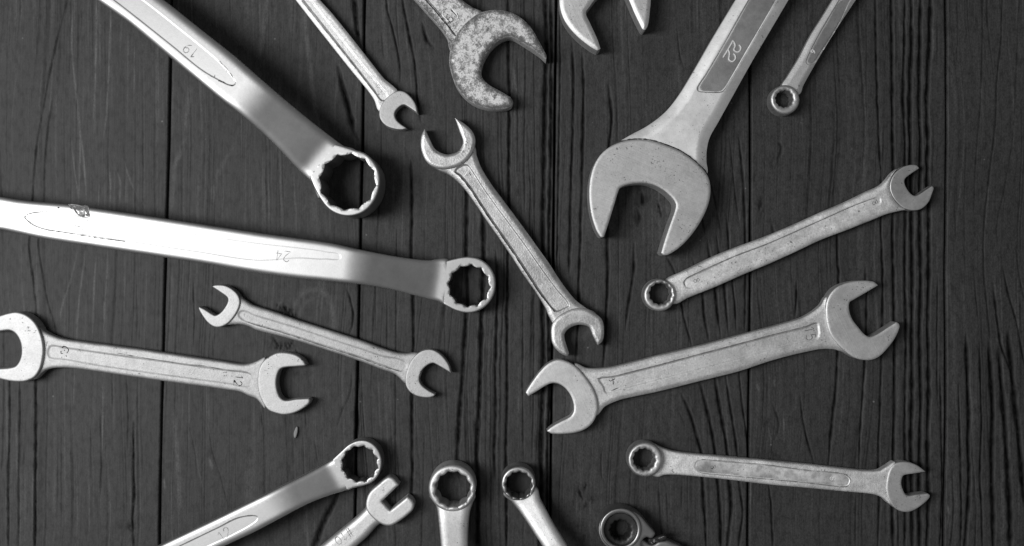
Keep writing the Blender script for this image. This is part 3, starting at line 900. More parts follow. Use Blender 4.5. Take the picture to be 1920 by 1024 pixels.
plate('chipped_patch', t, FLAKE, chip, lambda Q: sB(Q) + .06 + .30*(vnoise(Q[:,0]/3.2, Q[:,1]/3.2, 5)-.5) - .9*np.clip((394-Q[:,1])/14-.2,0,1)*np.clip((Q[:,0]-120)/60,0,1)*.0, 1.2, edge=(.25,.4), step=1.6)
strokes('dirt_shade_line', t, BLACK_GRIME_SHADE, [tile(100,370,[(380,320),(460,342),(540,355),(610,365)],9.31), tile(100,370,[(250,125),(300,180),(330,210)],9.31), tile(100,370,[(585,390),(600,410)],9.31), tile(100,370,[(75,183),(105,186)],9.31)], sB, 1.7, .12, .5)
strokes('dirt_shade_line', t, GREY_GRIME_SHADE, [P((46,408),(52,402),(68,398),(90,397)), P((46,409),(62,422),(85,430.5),(120,436),(170,444),(235,453))], sB, 2.2, .03, .4)  # dark strokes follow the panel outline

# --- small ring wrench, lower left
t = thing('ring_wrench', 'bright offset ring wrench marked 12, rising from the bottom edge at the lower left', 'wrench', (676, 869), RADIAL)
zP = along((330, 1060), (676, 868), crank(195, 13.6, 346, 7.97))
hP, sP = plate('handle', t, CHROME, P((140,1108),(220,1064),(300,1023),(390,980),(480,936),(530,911),(580,886),(612,868),(628,858),(642,846),(672,910),(655,918),(620,929),(580,944),(530,970),(480,996.5),(424,1023),(340,1064),(250,1108),(190,1130)), zP, 5.0, edge=(1.6,.9), step=3.5, avoid=(674.5,870,37),
     panel=P((250,1065),(335,1024),(410,988),(445,971),(475,966),(484,970),(478,980),(440,1002),(380,1030),(290,1075)), panel_depth=.08, panel_wall=.3)
plate('ring_head', t, CHROME, P((624,861,1),(640,846),(655,833),(673,826),(690,827.5),(705,838),(714,855),(715.5,872),(710,890),(698,904),(682,911),(665,914.5),(652,920,1)),
     8.0, 8.0, seam=((652,920),(624,861)), edge=(.45,.45), holes=[star((674.5,870), 35.2, 31.8, .2)], hole_edge=(.12,.15), zbottom=0.0)
far_ring(t, CHROME, (166,1134), 46, 13.8)
strokes('size_number', t, GREY_GRIME_SHADE, text_lines('12', (420,1001), 17, (.82,-.57)), sP, 1.2, .02, .5)
strokes('dirt_shade_line', t, GREY_GRIME_SHADE, [P((336,1023.5),(375,1005),(411,987.5),(440,972.5),(462,967),(474,966))], sP, 1.3, .02, .4)  # panel's upper outline drawn as a dark stroke

# --- ring wrench straight down at the bottom
def ring12(parent, mat, c, R, hc, HR, Hr, ztop, edge=(1.0,1.1), hedge=(.5,.6), rot=.1, collar=None):
    plate('ring_head', parent, mat, circ_ctrl(c, R), ztop, ztop, edge=edge, holes=[star(hc, HR, Hr, rot)], hole_edge=hedge, zbottom=0.0, step=2.5)

t = thing('ring_wrench', 'ring end of a pale steel wrench pointing straight up at the bottom edge', 'wrench', (848, 917), RADIAL)
ring12(t, CHROME_B, (847.5,916), 44.5, (849,918), 34.5, 31.5, 10.5, (1.1,1.4), (.75,.9), .26)
plate('handle', t, CHROME_B, P((806,930),(815,945),(819,958),(823,990),(826,1024),(830,1120),(832,1330),(854,1345),(876,1330),(877,1120),(877,1024),(878,990),(881,962),(886,945),(890,930),(850,925)), along((848,930),(848,1200),smooth_stops([(-50,8.8),(10,9.0),(150,15.5),(300,15.5),(400,9.0),(600,9.0)])), 5.0, edge=(2.6,1.5), step=3, avoid=(849,918,37))
far_ring(t, CHROME_B, (854,1370), 48, 10.0)

t = thing('ring_wrench', 'smaller ring-ended wrench leaning right beside the upright ring at the bottom', 'wrench', (972, 908), RADIAL)
ring12(t, CHROME, (972,907), 32.5, (972.5,910), 25.8, 23.4, 9.5, (.8,1.0), (.55,.7), .05)
plate('handle', t, CHROME_B, P((944,925),(960,943),(975,962),(990,984),(1003,1004),(1016,1024),(1060,1098),(1148,1240),(1176,1250),(1190,1225),(1110,1098),(1063,1024),(1050,1003),(1037,982),(1024,957),(1014,938),(1005,915),(975,915)), along((972,908),(1100,1130),smooth_stops([(-40,8.0),(15,8.4),(150,14.0),(270,14.0),(360,8.0),(600,8.0)])), 4.4, edge=(2.4,1.4), step=3, avoid=(972.5,910,27.8))
far_ring(t, CHROME, (1186,1268), 36, 9.0)

# --- fitting wrench with a square mouth
t = thing('open_end_wrench', 'open wrench with a squared U mouth stamped 10, rising from the bottom edge', 'wrench', (728, 945), RADIAL)
O_h = tile(480,768,[(985,508),(1025,514),(1072,566,1),(945,690,1),(1005,757,1),(1135,652,1),(1170,682),(1185,720),(1168,765),(1060,850),(1000,875),(938,862),(868,810),(826,750),(824,685),(850,622),(905,570)])
plate('open_jaw', t, CHROME_B, O_h, 6.4, 6.4, edge=(.8,.8), zbottom=0.0, step=2.5)
hO, sO = plate('handle', t, CHROME_B, P((690,946),(681,957),(665,972),(642,991),(602,1024),(540,1075),(480,1120),(480,1150),(510,1160),(580,1110),(670,1024),(688,1008),(706,988),(716,980),(722,960),(706,950)), 5.2, 4.6, edge=(2.0,1.9), step=2.5)
far_jaw(t, CHROME_B, (468,1155), (-.78,.63), .85, 6.4)
strokes('size_number', t, FAINT, text_lines('#10', (645,1006), 16, (-.80,.60)), sO, 1.4, .02, .4)

# --- ratchet ring wrench
t = thing('ratchet_wrench', 'dark polished ratchet ring wrench with a small lever, cut off by the bottom edge', 'wrench', (1163, 993), RADIAL)
L_body = [(1163 + 41.5*math.cos(a), 994 + 41.5*math.sin(a)) for a in np.radians(np.arange(75, 286, 15))]
L_body += tile(1100,930,[(830,275),(960,352),(1110,520),(1235,665),(1235,700),(1190,760),(1140,772),(1085,750),(1020,790),(985,860),(985,1000)],9.6)
plate('head_body', t, DARKCHROME, L_body, 9.0, 9.0, edge=(.7,.8), holes=[circle((1163.5,993), 31, 72)], hole_edge=(.2,.2), zbottom=0.0, step=2.5)
plate('collar', t, DARKCHROME, circ_ctrl((1163.7,992.5), 39, 28), 10.0, 3.0, edge=(.45,.5), holes=[circle((1163.5,993), 31.5, 72)], hole_edge=(.6,.5), step=2.2)
plate('ratchet_gear', t, BLACKST, circ_ctrl((1163.5,993), 30.8, 24), 7.2, 7.2, edge=(.2,.2), holes=[star((1163,995), 19.5, 17.4)], hole_edge=(1.2,1.4), zbottom=0.0, step=2.2)
plate('lever', t, BLACKST, tile(1100,930,[(1110,800),(1180,770),(1260,735),(1420,718),(1455,755),(1400,800),(1240,850),(1170,890)],9.6), lambda Q: 7.4 + 1.2*vnoise(Q[:,0]/7, Q[:,1]/5, 3), 3.0, edge=(.6,.8), step=1.8)
plate('handle', t, DARKCHROME, P((1200,1010),(1222,1020),(1236,1014),(1250,1013.5),(1262,1018),(1280,1027),(1330,1070),(1420,1150),(1400,1190),(1370,1190),(1280,1110),(1215,1050),(1190,1030)), 6.6, 5.6, edge=(1.2,1.2), step=3)
far_jaw(t, DARKCHROME, (1420,1200), (.74,.67), 1.0, 7.4)

# --- double open wrench, far left
t = thing('open_end_wrench', 'satin double open wrench stamped 12, left jaw cut by the left edge', 'wrench', (280, 680), RADIAL)
Q_L = tile(0,512,[(-150,400),(-80,345),(0,318),(60,300),(120,292),(190,312),(250,358),(290,420),(315,490),(326,570),(320,640),(300,720),(260,780),(200,810),(140,817),(60,810),(0,796),(-90,768),(-170,720),(-190,700,1),(-120,712),(0,715),(90,706),(122,690),(150,640),(158,580),(146,510),(112,455),(70,432),(0,437),(-100,440),(-180,440,1)])
plate('open_jaw', t, HEAD_L, Q_L, 6.2, 6.2, edge=(.55,.6), zbottom=0.0)
Q_R = tile(480,512,[(375,690,1),(352,652),(300,615),(230,598),(160,598),(100,625),(50,665),(20,722),(10,800),(15,880),(42,960),(90,1028),(150,1054),(210,1064),(280,1052),(340,1024),(392,985),(407,955,1),(395,940,1),(300,945),(220,955),(180,930),(155,860),(155,790),(175,730),(205,711),(300,702),(360,697)])
plate('open_jaw', t, HEAD_L, Q_R, 5.6, 5.6, edge=(.5,.55), zbottom=0.0)
Q_t = tile(0,512,[(240,380),(330,440),(400,475),(480,498),(600,515),(1000,567),(1400,625),(1700,670),(1800,685),(1860,682),(1920,662)]) + tile(480,512,[(70,640),(70,1010),(0,945)])
Q_b = tile(0,512,[(1860,922),(1800,893),(1700,876),(1400,835),(1000,780),(700,735),(520,712),(420,712),(340,728),(240,790)])
hQ, sQ = plate('handle', t, CAST_L, Q_t + Q_b, 5.0, 4.2, edge=(1.2,.7), step=3,
     panel=tile(0,512,[(380,540),(480,552),(1000,625),(1400,680),(1700,722),(1870,745),(1900,800),(1870,858),(1700,835),(1400,795),(1000,740),(700,695),(480,655),(370,640),(350,590)]), panel_depth=.30, panel_wall=.7)
strokes('size_number', t, BLACK_GRIME_SHADE, [tile(90,630,s,17.07) for s in ([(440,370),(500,335),(570,345),(640,400),(655,470),(600,555)],[(525,440),(525,480)],[(415,480),(425,560),(480,560)],[(430,680),(455,680)],[(570,620),(595,660)])], sQ, 2.2, .03, .25)
strokes('size_number', t, BLACK_GRIME_SHADE, text_lines('12', (447,713), 15, (-.14,.99)), sQ, 2.0, .03, .45)
strokes('dirt_shade_line', t, GREY_GRIME_SHADE, [tile(0,512,[(880,600),(1100,640),(1250,662),(1400,687),(1500,692),(1650,718),(1760,735),(1860,748)])], sQ, 1.2, .03, .6)  # shade under the upper panel rim, painted as a stroke

# --- small double open wrench above it
t = thing('open_end_wrench', 'slim satin double open wrench just below the long ring wrench, left of centre', 'wrench', (610, 640), RADIAL)
R_L = tile(0,512,[(1588,102,1),(1610,90),(1680,92),(1740,120),(1785,165),(1800,215),(1790,265),(1757,325),(1712,375),(1660,403),(1610,405),(1560,375),(1520,325),(1490,272),(1488,250,1),(1530,270),(1590,308),(1615,318),(1655,295),(1690,250),(1708,210),(1704,185),(1660,150)])
plate('open_jaw', t, HEAD_L, R_L, 4.9, 4.9, edge=(.4,.45), zbottom=0.0, step=2.4)
R_R = tile(480,512,[(1465,752,1),(1446,690),(1405,630),(1350,586),(1300,572),(1240,585),(1187,625),(1150,680),(1125,750),(1118,810),(1130,860),(1165,902),(1220,928),(1290,936),(1335,924),(1345,908,1),(1300,885),(1252,850),(1230,820),(1226,780),(1246,730),(1285,692),(1325,676),(1348,684)])
plate('open_jaw', t, HEAD_L, R_R, 4.9, 4.9, edge=(.4,.45), zbottom=0.0, step=2.4)
R_h = tile(0,512,[(1765,170),(1830,202),(1880,235),(1920,250)]) + tile(480,512,[(130,290),(300,350),(600,446),(800,511),(950,566),(1050,596),(1130,603),(1200,598),(1260,620),(1190,860),(1110,825),(1070,785),(1030,756),(940,725),(800,670),(500,570),(200,480),(0,428)]) + tile(0,512,[(1860,400),(1800,386),(1750,386),(1690,380)])
hR, sR = plate('handle', t, CAST_L, R_h, 4.2, 3.6, edge=(1.5,.8), step=2.6,
     panel=tile(480,512,[(-100,275),(0,312),(130,350),(300,402),(600,500),(800,565),(950,615),(1080,640),(1140,690),(1100,742),(940,698),(800,645),(500,548),(200,452),(0,395),(-100,362),(-140,310)]), panel_depth=.28, panel_wall=.7)

strokes('dirt_shade_line', t, GREY_GRIME_SHADE, [tile(480,512,[(-60,370),(0,392),(200,449),(500,546),(800,643),(940,697),(1090,742)])], sR, 1.5, .03, .5)  # painted shade line along the lower panel edge

# --- small open wrench, top
t = thing('open_end_wrench', 'narrow bright open wrench stamped 9, slanting down from the top edge to a small jaw', 'wrench', (690, 140), RADIAL)
C_h = tile(480,0,[(1212,850,1),(1197,782),(1160,726),(1110,687),(1060,682),(1000,715),(950,770),(925,830),(930,890),(970,940),(1030,966),(1095,973),(1132,962,1),(1085,930),(1050,895),(1040,850),(1065,810),(1105,786),(1132,796)])
plate('open_jaw', t, HEAD_L, C_h, 4.6, 4.6, edge=(.35,.4), zbottom=0.0, step=2.2)
C_b = P((420,-172),(480,-95),(515,-50),(554,0),(605,65),(655,128),(687,167),(701,187),(709,207),(725,215),(745,172),(738,162),(720,147),(692,112),(655,65),(620,22),(600,0),(560,-50),(520,-98),(455,-180),(430,-195))
hC, sC = plate('handle', t, CAST, C_b, 4.0, 3.4, bevel=.7, edge=(1.0,.45), step=2.4,
     panel=P((510,-70),(566,0),(640,93),(700,170),(716,190),(728,182),(715,162),(680,120),(640,70),(586,2),(530,-68),(515,-78)), panel_depth=.30, panel_wall=.5)
far_jaw(t, HEAD_L, (424,-196), (-.63,-.78), .62, 4.8)
strokes('dirt_shade_line', t, GREY_GRIME_SHADE, [P((566,2),(603,48),(640,94),(670,132),(700,171),(715,190))], sC, 2.0, .03, .3)  # shadow of the left rim painted onto the panel edge
strokes('size_number', t, GREY_GRIME_SHADE, text_lines('9', (708,160), 11, (-.75,.66)), sC, 1.3, .03, .3)

# --- rusty open wrench, top middle
t = thing('open_end_wrench', 'rust-spotted open wrench stamped 19 hanging in from the top edge', 'wrench', (920, 110), RADIAL)
D_h = P((962,190,1),(958,199),(940,204),(910,202),(880,189),(857,164),(844,130),(842,105),(850,74),(870,45),(897,24),(930,17),(965,25),(993,47),(1013,80),(1025,104),(1024,112,1),(1012,101),(985,83),(960,69),(944,71),(925,84),(910,105),(902.5,127),(904,144),(917,158),(940,171),(957,181,1))
plate('open_jaw', t, RUST, D_h, along((850,60),(1000,160),[(-200,8.0),(200,7.6)]), 7.0, edge=(1.5,1.3), zbottom=0.0, step=2.6)
D_b = P((520,-260),(610,-170),(700,-82),(777,-2),(802,26),(825,52),(838,72),(845,95),(870,100),(920,40),(906,22),(885,12),(866,-2),(800,-75),(690,-190),(590,-290),(540,-290))
hD, sD = plate('handle', t, RUST, D_b, 6.4, 5.6, edge=(1.0,1.2), step=2.6,
     panel=P((700,-110),(798,-3),(830,35),(853,68),(866,62),(884,35),(878,22),(846,-2),(760,-95),(720,-130)), panel_depth=.55, panel_wall=.4)
strokes('size_number', t, BLACK_GRIME_SHADE, text_lines('19', (847,29), 17, (-.70,.70)), sD, 2.2, .05, .2)
far_jaw(t, RUST, (530,-300), (-.7,-.72), 1.5, 7.4)
strokes('dirt_shade_line', t, BLACK_GRIME_SHADE, [P((790,-10),(799,1),(815,19),(832,40),(855,68))], sD, 3.2, .04, .3)  # recess edge shade painted in as a dark stroke
strokes('size_number_highlight', t, BRIGHT, [tile(800,0,[(450,300),(430,400),(500,500),(600,590)],14.63), tile(800,0,[(640,170),(740,290),(840,430),(850,500)],14.63)], sD, 1.8, .10, .2)  # bright strokes paint the highlight on the number's outline

# --- open wrench tips at the top edge
t = thing('open_end_wrench', 'two thick jaw tips of an open wrench poking in at the top edge', 'wrench', (1135, -30), RADIAL)
E_h = tile(960,0,[(664,362,1),(640,376),(550,320),(470,250),(400,160),(365,70),(358,-20),(380,-140),(460,-270),(600,-350),(720,-365),(860,-330),(980,-240),(1035,-110),(1042,0),(1036,70),(1022,180),(998,222),(978,215,1),(920,95),(880,0),(850,-60),(780,-100),(700,-85),(640,-30),(580,50),(555,95),(590,180),(640,290)])
plate('open_jaw', t, GROUND, E_h, 8.6, 8.6, bevel=.85, edge=(1.2,.5), zbottom=0.0, step=2.6)
plate('handle', t, CAST, P((1090,-70),(1100,-110),(1108,-180),(1110,-410),(1140,-420),(1170,-410),(1172,-180),(1180,-110),(1190,-70)), 7.2, 6.2, edge=(1.4,1.4), step=4)
far_jaw(t, GROUND, (1140,-430), (0,-1), 1.2, 8.0)

# --- big 22 wrench
t = thing('combination_wrench', 'largest open wrench, embossed 22, with its broad jaw opening downwards', 'wrench', (1220, 360), RADIAL)
F_h = tile(960,256,[(690,752,1),(675,757),(658,745),(628,690),(595,580),(580,450),(586,330),(612,228),(662,140),(742,72),(832,36),(930,22),(1040,30),(1150,63),(1260,108),(1350,168),(1430,240),(1475,310),(1490,400),(1475,500),(1430,610),(1360,720),(1270,820),(1180,882),(1140,890),(1120,872,1),(1150,770),(1190,650),(1230,530),(1222,488),(1160,420),(1080,370),(1000,348),(900,352),(836,370),(806,392),(770,500),(730,630)])
plate('open_jaw', t, GROUND_D, F_h, 11.0, 11.0, bevel=.8, edge=(.55,.26), zbottom=0.0, step=3)
F_b = tile(960,0,[(2560,-1480),(2200,-870),(1940,-430),(1680,0),(1500,300),(1350,560),(1250,720),(1150,840),(1020,940),(870,1022)]) + tile(960,256,[(760,75),(760,150),(1200,300),(1440,290),(1472,270),(1464,190),(1466,100),(1488,5)]) + P((1347,230),(1372,185),(1410,117),(1440,66),(1479,0),(1540,-105),(1620,-240),(1690,-360),(1660,-400))
zF = along((1230,300),(1479,-80), smooth_stops([(-200,9.3),(60,9.3),(170,9.0),(700,9.0)]))
hF, sF = plate('handle', t, PALE_F, F_b, zF, 7.4, bevel=.9, edge=(3.3,1.35), step=3.4,
     panel=P((1402.5,0),(1360,75),(1322,140),(1307,163,),(1308,171),(1318,173.5),(1352,174),(1360,169),(1372,150),(1398,105),(1440,33),(1459,0),(1540,-140),(1600,-240),(1585,-262),(1555,-255),(1480,-130)), panel_depth=.75, panel_wall=.5)
plate('panel_floor', t, RING_D, P((1406,0),(1364,76),(1326,140),(1312,163),(1314,169),(1322,171),(1350,171),(1358,165),(1370,146),(1396,101),(1437,31),(1456,-2),(1500,-80),(1540,-145),(1520,-175),(1480,-125)), lambda Q: zF(Q) - .72, .5, edge=(.15,.1), step=3)
strokes('dirt_shade_line', t, BLACK_GRIME_SHADE, [P((1340,173.5),(1353,173),(1360,168),(1372,149),(1398,104),(1440,32),(1459,0),(1500,-70))], lambda Q: zF(Q) - .42, 2.6, .06, .15)  # shade along the panel's right edge, painted dark
strokes('dirt_shade_line', t, GREY_GRIME_SHADE, [P((1307,164),(1308,171),(1318,173.5),(1340,174))], lambda Q: zF(Q) - .2, 1.8, .06, .2)  # thinner painted shade round the panel's lower corner
strokes('dirt_shade_line', t, BLACK_GRIME_SHADE, [P((1146,271),(1168,264),(1192,260.5),(1220,262.5),(1247,270.5),(1275,282),(1297,297),(1317,314.5),(1327,329))], lambda Q: zF(Q) - .0, 2.4, .10, .35)  # shadow line of the jaw step painted on the handle
far_ring(t, PALE_F, (1680,-395), 84, 11.5)
two = [tile(1330,60,[(262,490),(358,335,1),(385,410),(376,480),(372,520),(395,555),(435,570),(475,548),(500,500),(490,450),(460,418)],10.24), tile(1330,60,[(360,332),(450,168,1),(488,230),(490,285),(470,330),(490,370),(530,388),(575,372),(602,320),(595,280),(565,250)],10.24)]
strokes('size_number', t, BRIGHT, two, lambda Q: zF(Q) - .72, 2.9, .30, .05)

# --- small ring-ended wrench, top right
def combo_ring(parent, c, R, hc, HR, Hr, ztop, mat=RING_M, rot=.1):
    plate('ring_head', parent, mat, circ_ctrl(c, R, 24), ztop, ztop, edge=(.9,1.3), holes=[star(hc, HR, Hr, rot)], hole_edge=(1.0,.9), zbottom=0.0, step=2.0, bspl=1.6)

t = thing('combination_wrench', 'small ring-ended wrench marked 6, entering from the top right edge', 'wrench', (1472, 186), RADIAL)
combo_ring(t, (1472.5,186.5), 28, (1471,185), 16.8, 15.2, 6.4)
G_b = P((1466,165),(1478,142),(1498,110),(1520,67.5),(1545,27.5),(1562,0),(1620,-92),(1680,-190),(1700,-205),(1722,-190),(1664,-92),(1605,0),(1580,37.5),(1550,85),(1525,127.5),(1507,160),(1500,176),(1480,180))
hG, sG = plate('handle', t, CHROME_B, G_b, 5.0, 4.2, bevel=.9, edge=(1.5,.6), step=2.4, avoid=(1471,185,20),
     panel=P((1511,113),(1530,73),(1550,38),(1572,1),(1620,-76),(1660,-140),(1672,-132),(1640,-75),(1596,0),(1570,52),(1545,93),(1529,117),(1520,122.5),(1512,120)), panel_depth=.45, panel_wall=.35)
far_jaw(t, CHROME_B, (1716,-218), (.54,-.84), .62, 5.4)
plate('panel_floor', t, RING_D, P((1514,113),(1532,75),(1552,41),(1574,4),(1594,2),(1568,50),(1543,90),(1527,114),(1520,119),(1515,118)), lambda Q: np.full(len(Q), 5.0-.41), .3, edge=(.12,.08), step=2)
strokes('size_number', t, BRIGHT, text_lines('6', (1525,97), 9, (-.5,.86)), sG, 1.8, .12)

# --- 8 combination wrench, right
t = thing('combination_wrench', 'slim grainy combination wrench marked 8, slanting up to the right above the wrench stamped 15', 'wrench', (1480, 460), RADIAL)
combo_ring(t, (1237,553.5), 30.5, (1238.5,551), 21.5, 19.4, 7.0)
H_j = tile(1440,256,[(1137,238,1),(1115,215),(1070,212),(1010,230),(952,275),(922,330),(915,390),(935,450),(977,505),(1030,543),(1100,555),(1157,540),(1207,490),(1236,420),(1245,385),(1232,368,1),(1190,395),(1120,440),(1090,441),(1050,402),(1026,350),(1028,320),(1060,290)])
plate('open_jaw', t, RING_M, H_j, lambda Q: 4.7 - .5*np.clip(1-np.hypot(Q[:,0]-1712,Q[:,1]-340)/42,0,1), 4.5, edge=(.35,.35), zbottom=0.0, step=2.2)
H_b = P((1246,530),(1256,520),(1275,511.5),(1350,476),(1440,442),(1490,421),(1540,398.5),(1590,377),(1630,357.5),(1652,347.5),(1665,335),(1674,324),(1683,317,1),(1674,330),(1670,343),(1670,355),(1675,369),(1685,382),(1700,393,1),(1688,395.5),(1665,401),(1640,411),(1590,431),(1540,450),(1490,473.5),(1440,496),(1400,512.5),(1340,539),(1290,559),(1268,570),(1250,565))
hH, sH = plate('handle', t, CAST_D, H_b, 5.2, 4.4, edge=(1.8,1.0), step=2.5, avoid=(1238.5,551,25),
     panel=P((1281,532),(1283,525),(1291,519),(1320,506),(1380,478),(1440,455.5),(1540,411),(1600,384),(1640,370),(1652,372),(1650,384),(1600,408),(1540,434),(1440,480),(1380,507),(1320,533),(1296,542),(1285,540)), panel_depth=.22, panel_wall=.5)
strokes('size_number', t, GREY_GRIME_SHADE, text_lines('8', (1306,526), 11, (.35,.94)), sH, 1.3, .03, .2)
strokes('size_number', t, GREY_GRIME_SHADE, text_lines('8', (1641,380), 10, (.4,.92)), sH, 1.3, .03, .2)
strokes('dirt_shade_line', t, GREY_GRIME_SHADE, [P((1285,537),(1282,530),(1287,522),(1300,515),(1330,501),(1380,479.5),(1440,456.5),(1540,412.5),(1600,386),(1640,371))], sH, 1.7, .06, .3)  # painted shade follows the upper panel wall

# --- middle double open wrench
t = thing('open_end_wrench', 'scuffed double open wrench stamped 7 standing diagonally in the centre', 'wrench', (965, 445), RADIAL)
I_u = P((796,241,1),(790,254),(788.5,270),(791,286),(799,303),(810,312),(830,317),(850,314.5),(868,306),(881,293),(889,277),(891,260),(884,244),(868,230),(853,221,1),(857,233),(863,250),(867.5,263),(866,273),(859,283),(848,288),(835,289),(822,284),(813,276),(805,260))
plate('open_jaw', t, SCUFF, I_u, 6.4, 6.4, bevel=.7, edge=(.9,.5), zbottom=0.0, step=2.3)
I_l = tile(960,512,[(645,545,1),(682,505),(691,425),(677,352),(622,302),(545,266),(462,268),(390,298),(332,340),(300,390),(294,470),(308,540),(350,592),(410,624),(430,606,1),(415,560),(396,495),(396,455),(430,415),(490,390),(550,394),(582,412),(606,470)])
plate('open_jaw', t, SCUFF, I_l, 6.2, 6.2, bevel=.7, edge=(.9,.5), zbottom=0.0, step=2.3)
I_b = P((805,300),(817,316),(842,328),(865,348),(890,381),(915,418),(935,446),(960,483),(980,514),(1005,549),(1022,577),(1031,597),(1045,615),(1110,600),(1118,589),(1100,578),(1080,563),(1060,539),(1042,513),(1032,497),(1010,466),(985,431),(960,397),(942,373),(920,343),(903,315),(894,292),(888,274),(860,290))
hI, sI = plate('handle', t, SCUFF, I_b, 5.2, 4.6, bevel=.7, edge=(1.5,.75), step=2.5,
     panel=P((852,322),(862,330),(880,352),(905,390),(935,434),(960,470),(985,508),(1010,546),(1040,584),(1058,580),(1068,572),(1045,542),(1020,508),(985,458),(960,424),(930,384),(905,348),(888,322),(876,308),(860,312)), panel_depth=.60, panel_wall=.55)
strokes('dirt_shade_line', t, BLACK_GRIME_SHADE, [P((851,322),(862,331),(880,353),(905,391),(935,435),(960,471),(985,509),(1010,547),(1040,585))], sI, 1.9, .03, .3)  # left rim's shadow laid into the panel as colour
strokes('size_number', t, BLACK_GRIME_SHADE, [tile(850,305,[(770,480),(840,620)],25.6), tile(850,305,[(650,620),(670,640)],25.6)], sI, 2.0, .03)
strokes('size_number', t, BRIGHT, [tile(850,305,[(680,430),(590,560),(500,650)],25.6)], sI, 2.2, .10)

# --- 14/15 double open wrench
t = thing('open_end_wrench', 'satin double open wrench stamped 14 and 15, right of centre', 'wrench', (1340, 670), RADIAL)
J_L = tile(960,512,[(104,898,1),(112,880),(150,820),(210,740),(270,682),(340,652),(410,664),(480,704),(540,770),(590,838),(622,902),(640,965),(642,1030),(612,1112),(560,1164),(490,1194),(400,1206),(300,1205),(262,1186,1),(300,1154),(370,1114),(430,1084),(457,1054),(466,1020),(460,970),(440,918),(400,865),(350,832),(300,826),(250,846),(180,890),(122,924,1)])
plate('open_jaw', t, GROUND, J_L, 6.2, 6.2, bevel=.8, edge=(.45,.22), zbottom=0.0)
J_R = tile(1440,512,[(826,92,1),(790,65),(700,58),(600,72),(520,105),(470,155),(441,220),(435,300),(446,390),(476,470),(530,540),(590,595),(640,630),(700,650),(770,652),(832,628),(892,570),(952,490),(987,410),(985,385),(966,368,1),(900,410),(830,455),(770,480),(730,465),(680,410),(635,350),(611,285),(612,222),(642,200),(720,155)])
plate('open_jaw', t, GROUND, J_R, 6.2, 6.2, bevel=.8, edge=(.45,.22), zbottom=0.0)
J_b = tile(960,512,[(470,690),(560,714),(640,718),(760,705),(900,671),(1100,620),(1400,549),(1700,470),(1920,411)]) + tile(1440,512,[(150,370),(260,335),(340,290),(400,240),(450,180),(520,300),(640,610),(560,590),(490,573),(400,572),(300,590),(150,625),(0,667)]) + tile(960,512,[(1700,740),(1400,815),(1100,890),(900,932),(800,957),(700,1002),(620,1070),(560,900)])
hJ, sJ = plate('handle', t, CAST, J_b, 5.0, 4.4, bevel=.6, edge=(1.4,.7), step=3,
     panel=tile(960,512,[(650,790),(760,772),(900,738),(1100,688),(1400,608),(1700,530),(1920,470),(2060,435),(2200,400),(2290,368),(2310,420),(2300,490),(2200,520),(2060,553),(1920,590),(1700,650),(1400,728),(1100,806),(900,858),(760,895),(700,905),(680,860)]), panel_depth=.34, panel_wall=.65)
strokes('dirt_shade_line', t, GREY_GRIME_SHADE, [tile(960,512,[(640,792),(760,773),(900,739),(1100,689),(1400,609),(1700,531),(1920,471),(2060,436),(2200,401),(2280,372)])], sJ, 1.9, .03, .35)  # shadow below the upper rim, drawn as a grey stroke
strokes('size_number', t, BLACK_GRIME_SHADE, [tile(1120,690,[(365,385),(430,420),(500,375)],17.07), tile(1120,690,[(480,340),(512,378),(560,340)],17.07), tile(1120,690,[(500,375),(515,530)],17.07), tile(1120,690,[(440,745),(560,685),(675,630)],17.07)], sJ, 2.0, .03, .2)
strokes('size_number', t, GREY_GRIME_SHADE, text_lines('15', (1519,625), 18, (.22,.97)), sJ, 1.9, .04, .15)

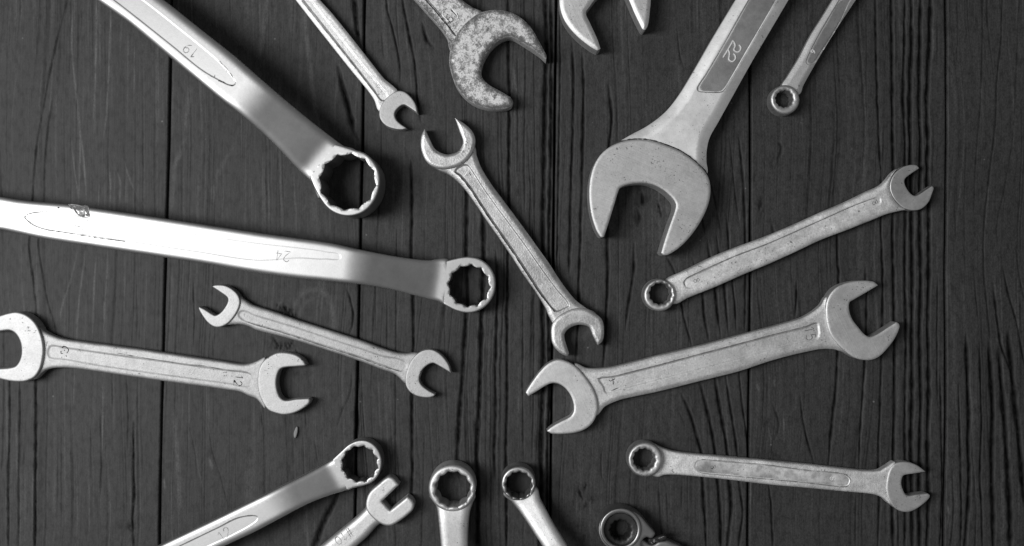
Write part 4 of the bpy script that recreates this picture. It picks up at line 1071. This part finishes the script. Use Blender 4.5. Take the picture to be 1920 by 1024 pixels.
# --- 8 combination wrench, lower right
t = thing('combination_wrench', 'grainy combination wrench marked 8, lying nearly level at the lower right', 'wrench', (1450, 890), RADIAL)
combo_ring(t, (1210,862.5), 33, (1208,862), 21.5, 19.4, 7.4)
K_j = tile(1440,768,[(1182,466,1),(1120,420),(1060,398),(1000,395),(942,415),(907,470),(890,550),(891,620),(912,690),(960,745),(1020,768),(1082,760),(1150,720),(1207,668),(1215,645),(1200,631,1),(1120,640),(1042,646),(1012,600),(1000,550),(1012,500),(1032,489),(1100,479)])
plate('open_jaw', t, GROUND_D, K_j, 5.0, 5.0, bevel=.8, edge=(.4,.2), zbottom=0.0, step=2.3)
K_b = tile(960,768,[(1060,270),(1115,285),(1160,301),(1220,318),(1400,340),(1600,356),(1920,386)]) + tile(1440,768,[(300,415),(600,448),(760,463),(840,458),(890,430),(960,400),(960,720),(910,708),(870,670),(820,645),(760,632),(600,618),(300,590),(0,563)]) + tile(960,768,[(1600,525),(1400,505),(1230,491),(1150,492),(1090,508),(1040,480)])
hK, sK = plate('handle', t, CAST_D, K_b, 4.6, 4.0, edge=(1.0,.6), step=2.5, avoid=(1208,862,26),
     panel=tile(960,768,[(1368,425),(1385,385),(1430,375),(1600,388),(1920,416),(2220,455),(2480,480),(2525,505),(2538,535),(2515,575),(2460,580),(2220,550),(1920,522),(1600,492),(1420,476),(1380,455)]), panel_depth=.20, panel_wall=.45)
plate('panel_floor', t, BLOTCH, tile(960,768,[(1376,425),(1390,392),(1430,382),(1600,395),(1920,423),(2220,461),(2470,487),(2515,508),(2528,535),(2508,567),(2460,572),(2220,543),(1920,515),(1600,485),(1424,469),(1388,450)]), 4.6-.17, .3, edge=(.12,.06), step=3)
strokes('size_number', t, BLACK_GRIME_SHADE, text_lines('8', (1337.5,876), 10, (.1,.99)), sK, 1.3, .03, .3)
strokes('size_number', t, BRIGHT, text_lines('8', (1562,897), 11, (.1,.99)), sK, 1.6, .10)
strokes('dirt_shade_line', t, GREY_GRIME_SHADE, [tile(960,768,[(1420,374),(1600,387),(1920,416),(2220,455),(2480,480),(2525,505),(2540,535),(2515,575),(2460,581)]), tile(960,768,[(1410,472),(1440,480),(1600,494),(1920,523),(2220,551),(2460,581)])], sK, 1.3, .05, .35)  # shade on both panel walls painted as thin strokes

# ------------------------------------------------------------------ splinters lying on the boards
def splinter(c, ang, L, W, label):
    t = thing('wood_splinter', label, 'splinter', c)
    dx, dy = math.cos(ang), math.sin(ang)
    o = [(c[0]+dx*a - dy*b, c[1]+dy*a + dx*b) for a, b in ((-L,0),(-L*.4,W*.8),(L*.3,W),(L,W*.1),(L*.5,-W*.5),(-L*.3,-W*.6))]
    plate('chip', t, plain('pale_raw_wood', .22, .8), o, .9, .9, edge=(.3,.4), zbottom=-0.05, step=1.5)
splinter((555, 811), 1.75, 11, 4.2, 'tiny pale wood splinter on the boards above the bottom left ring wrench')
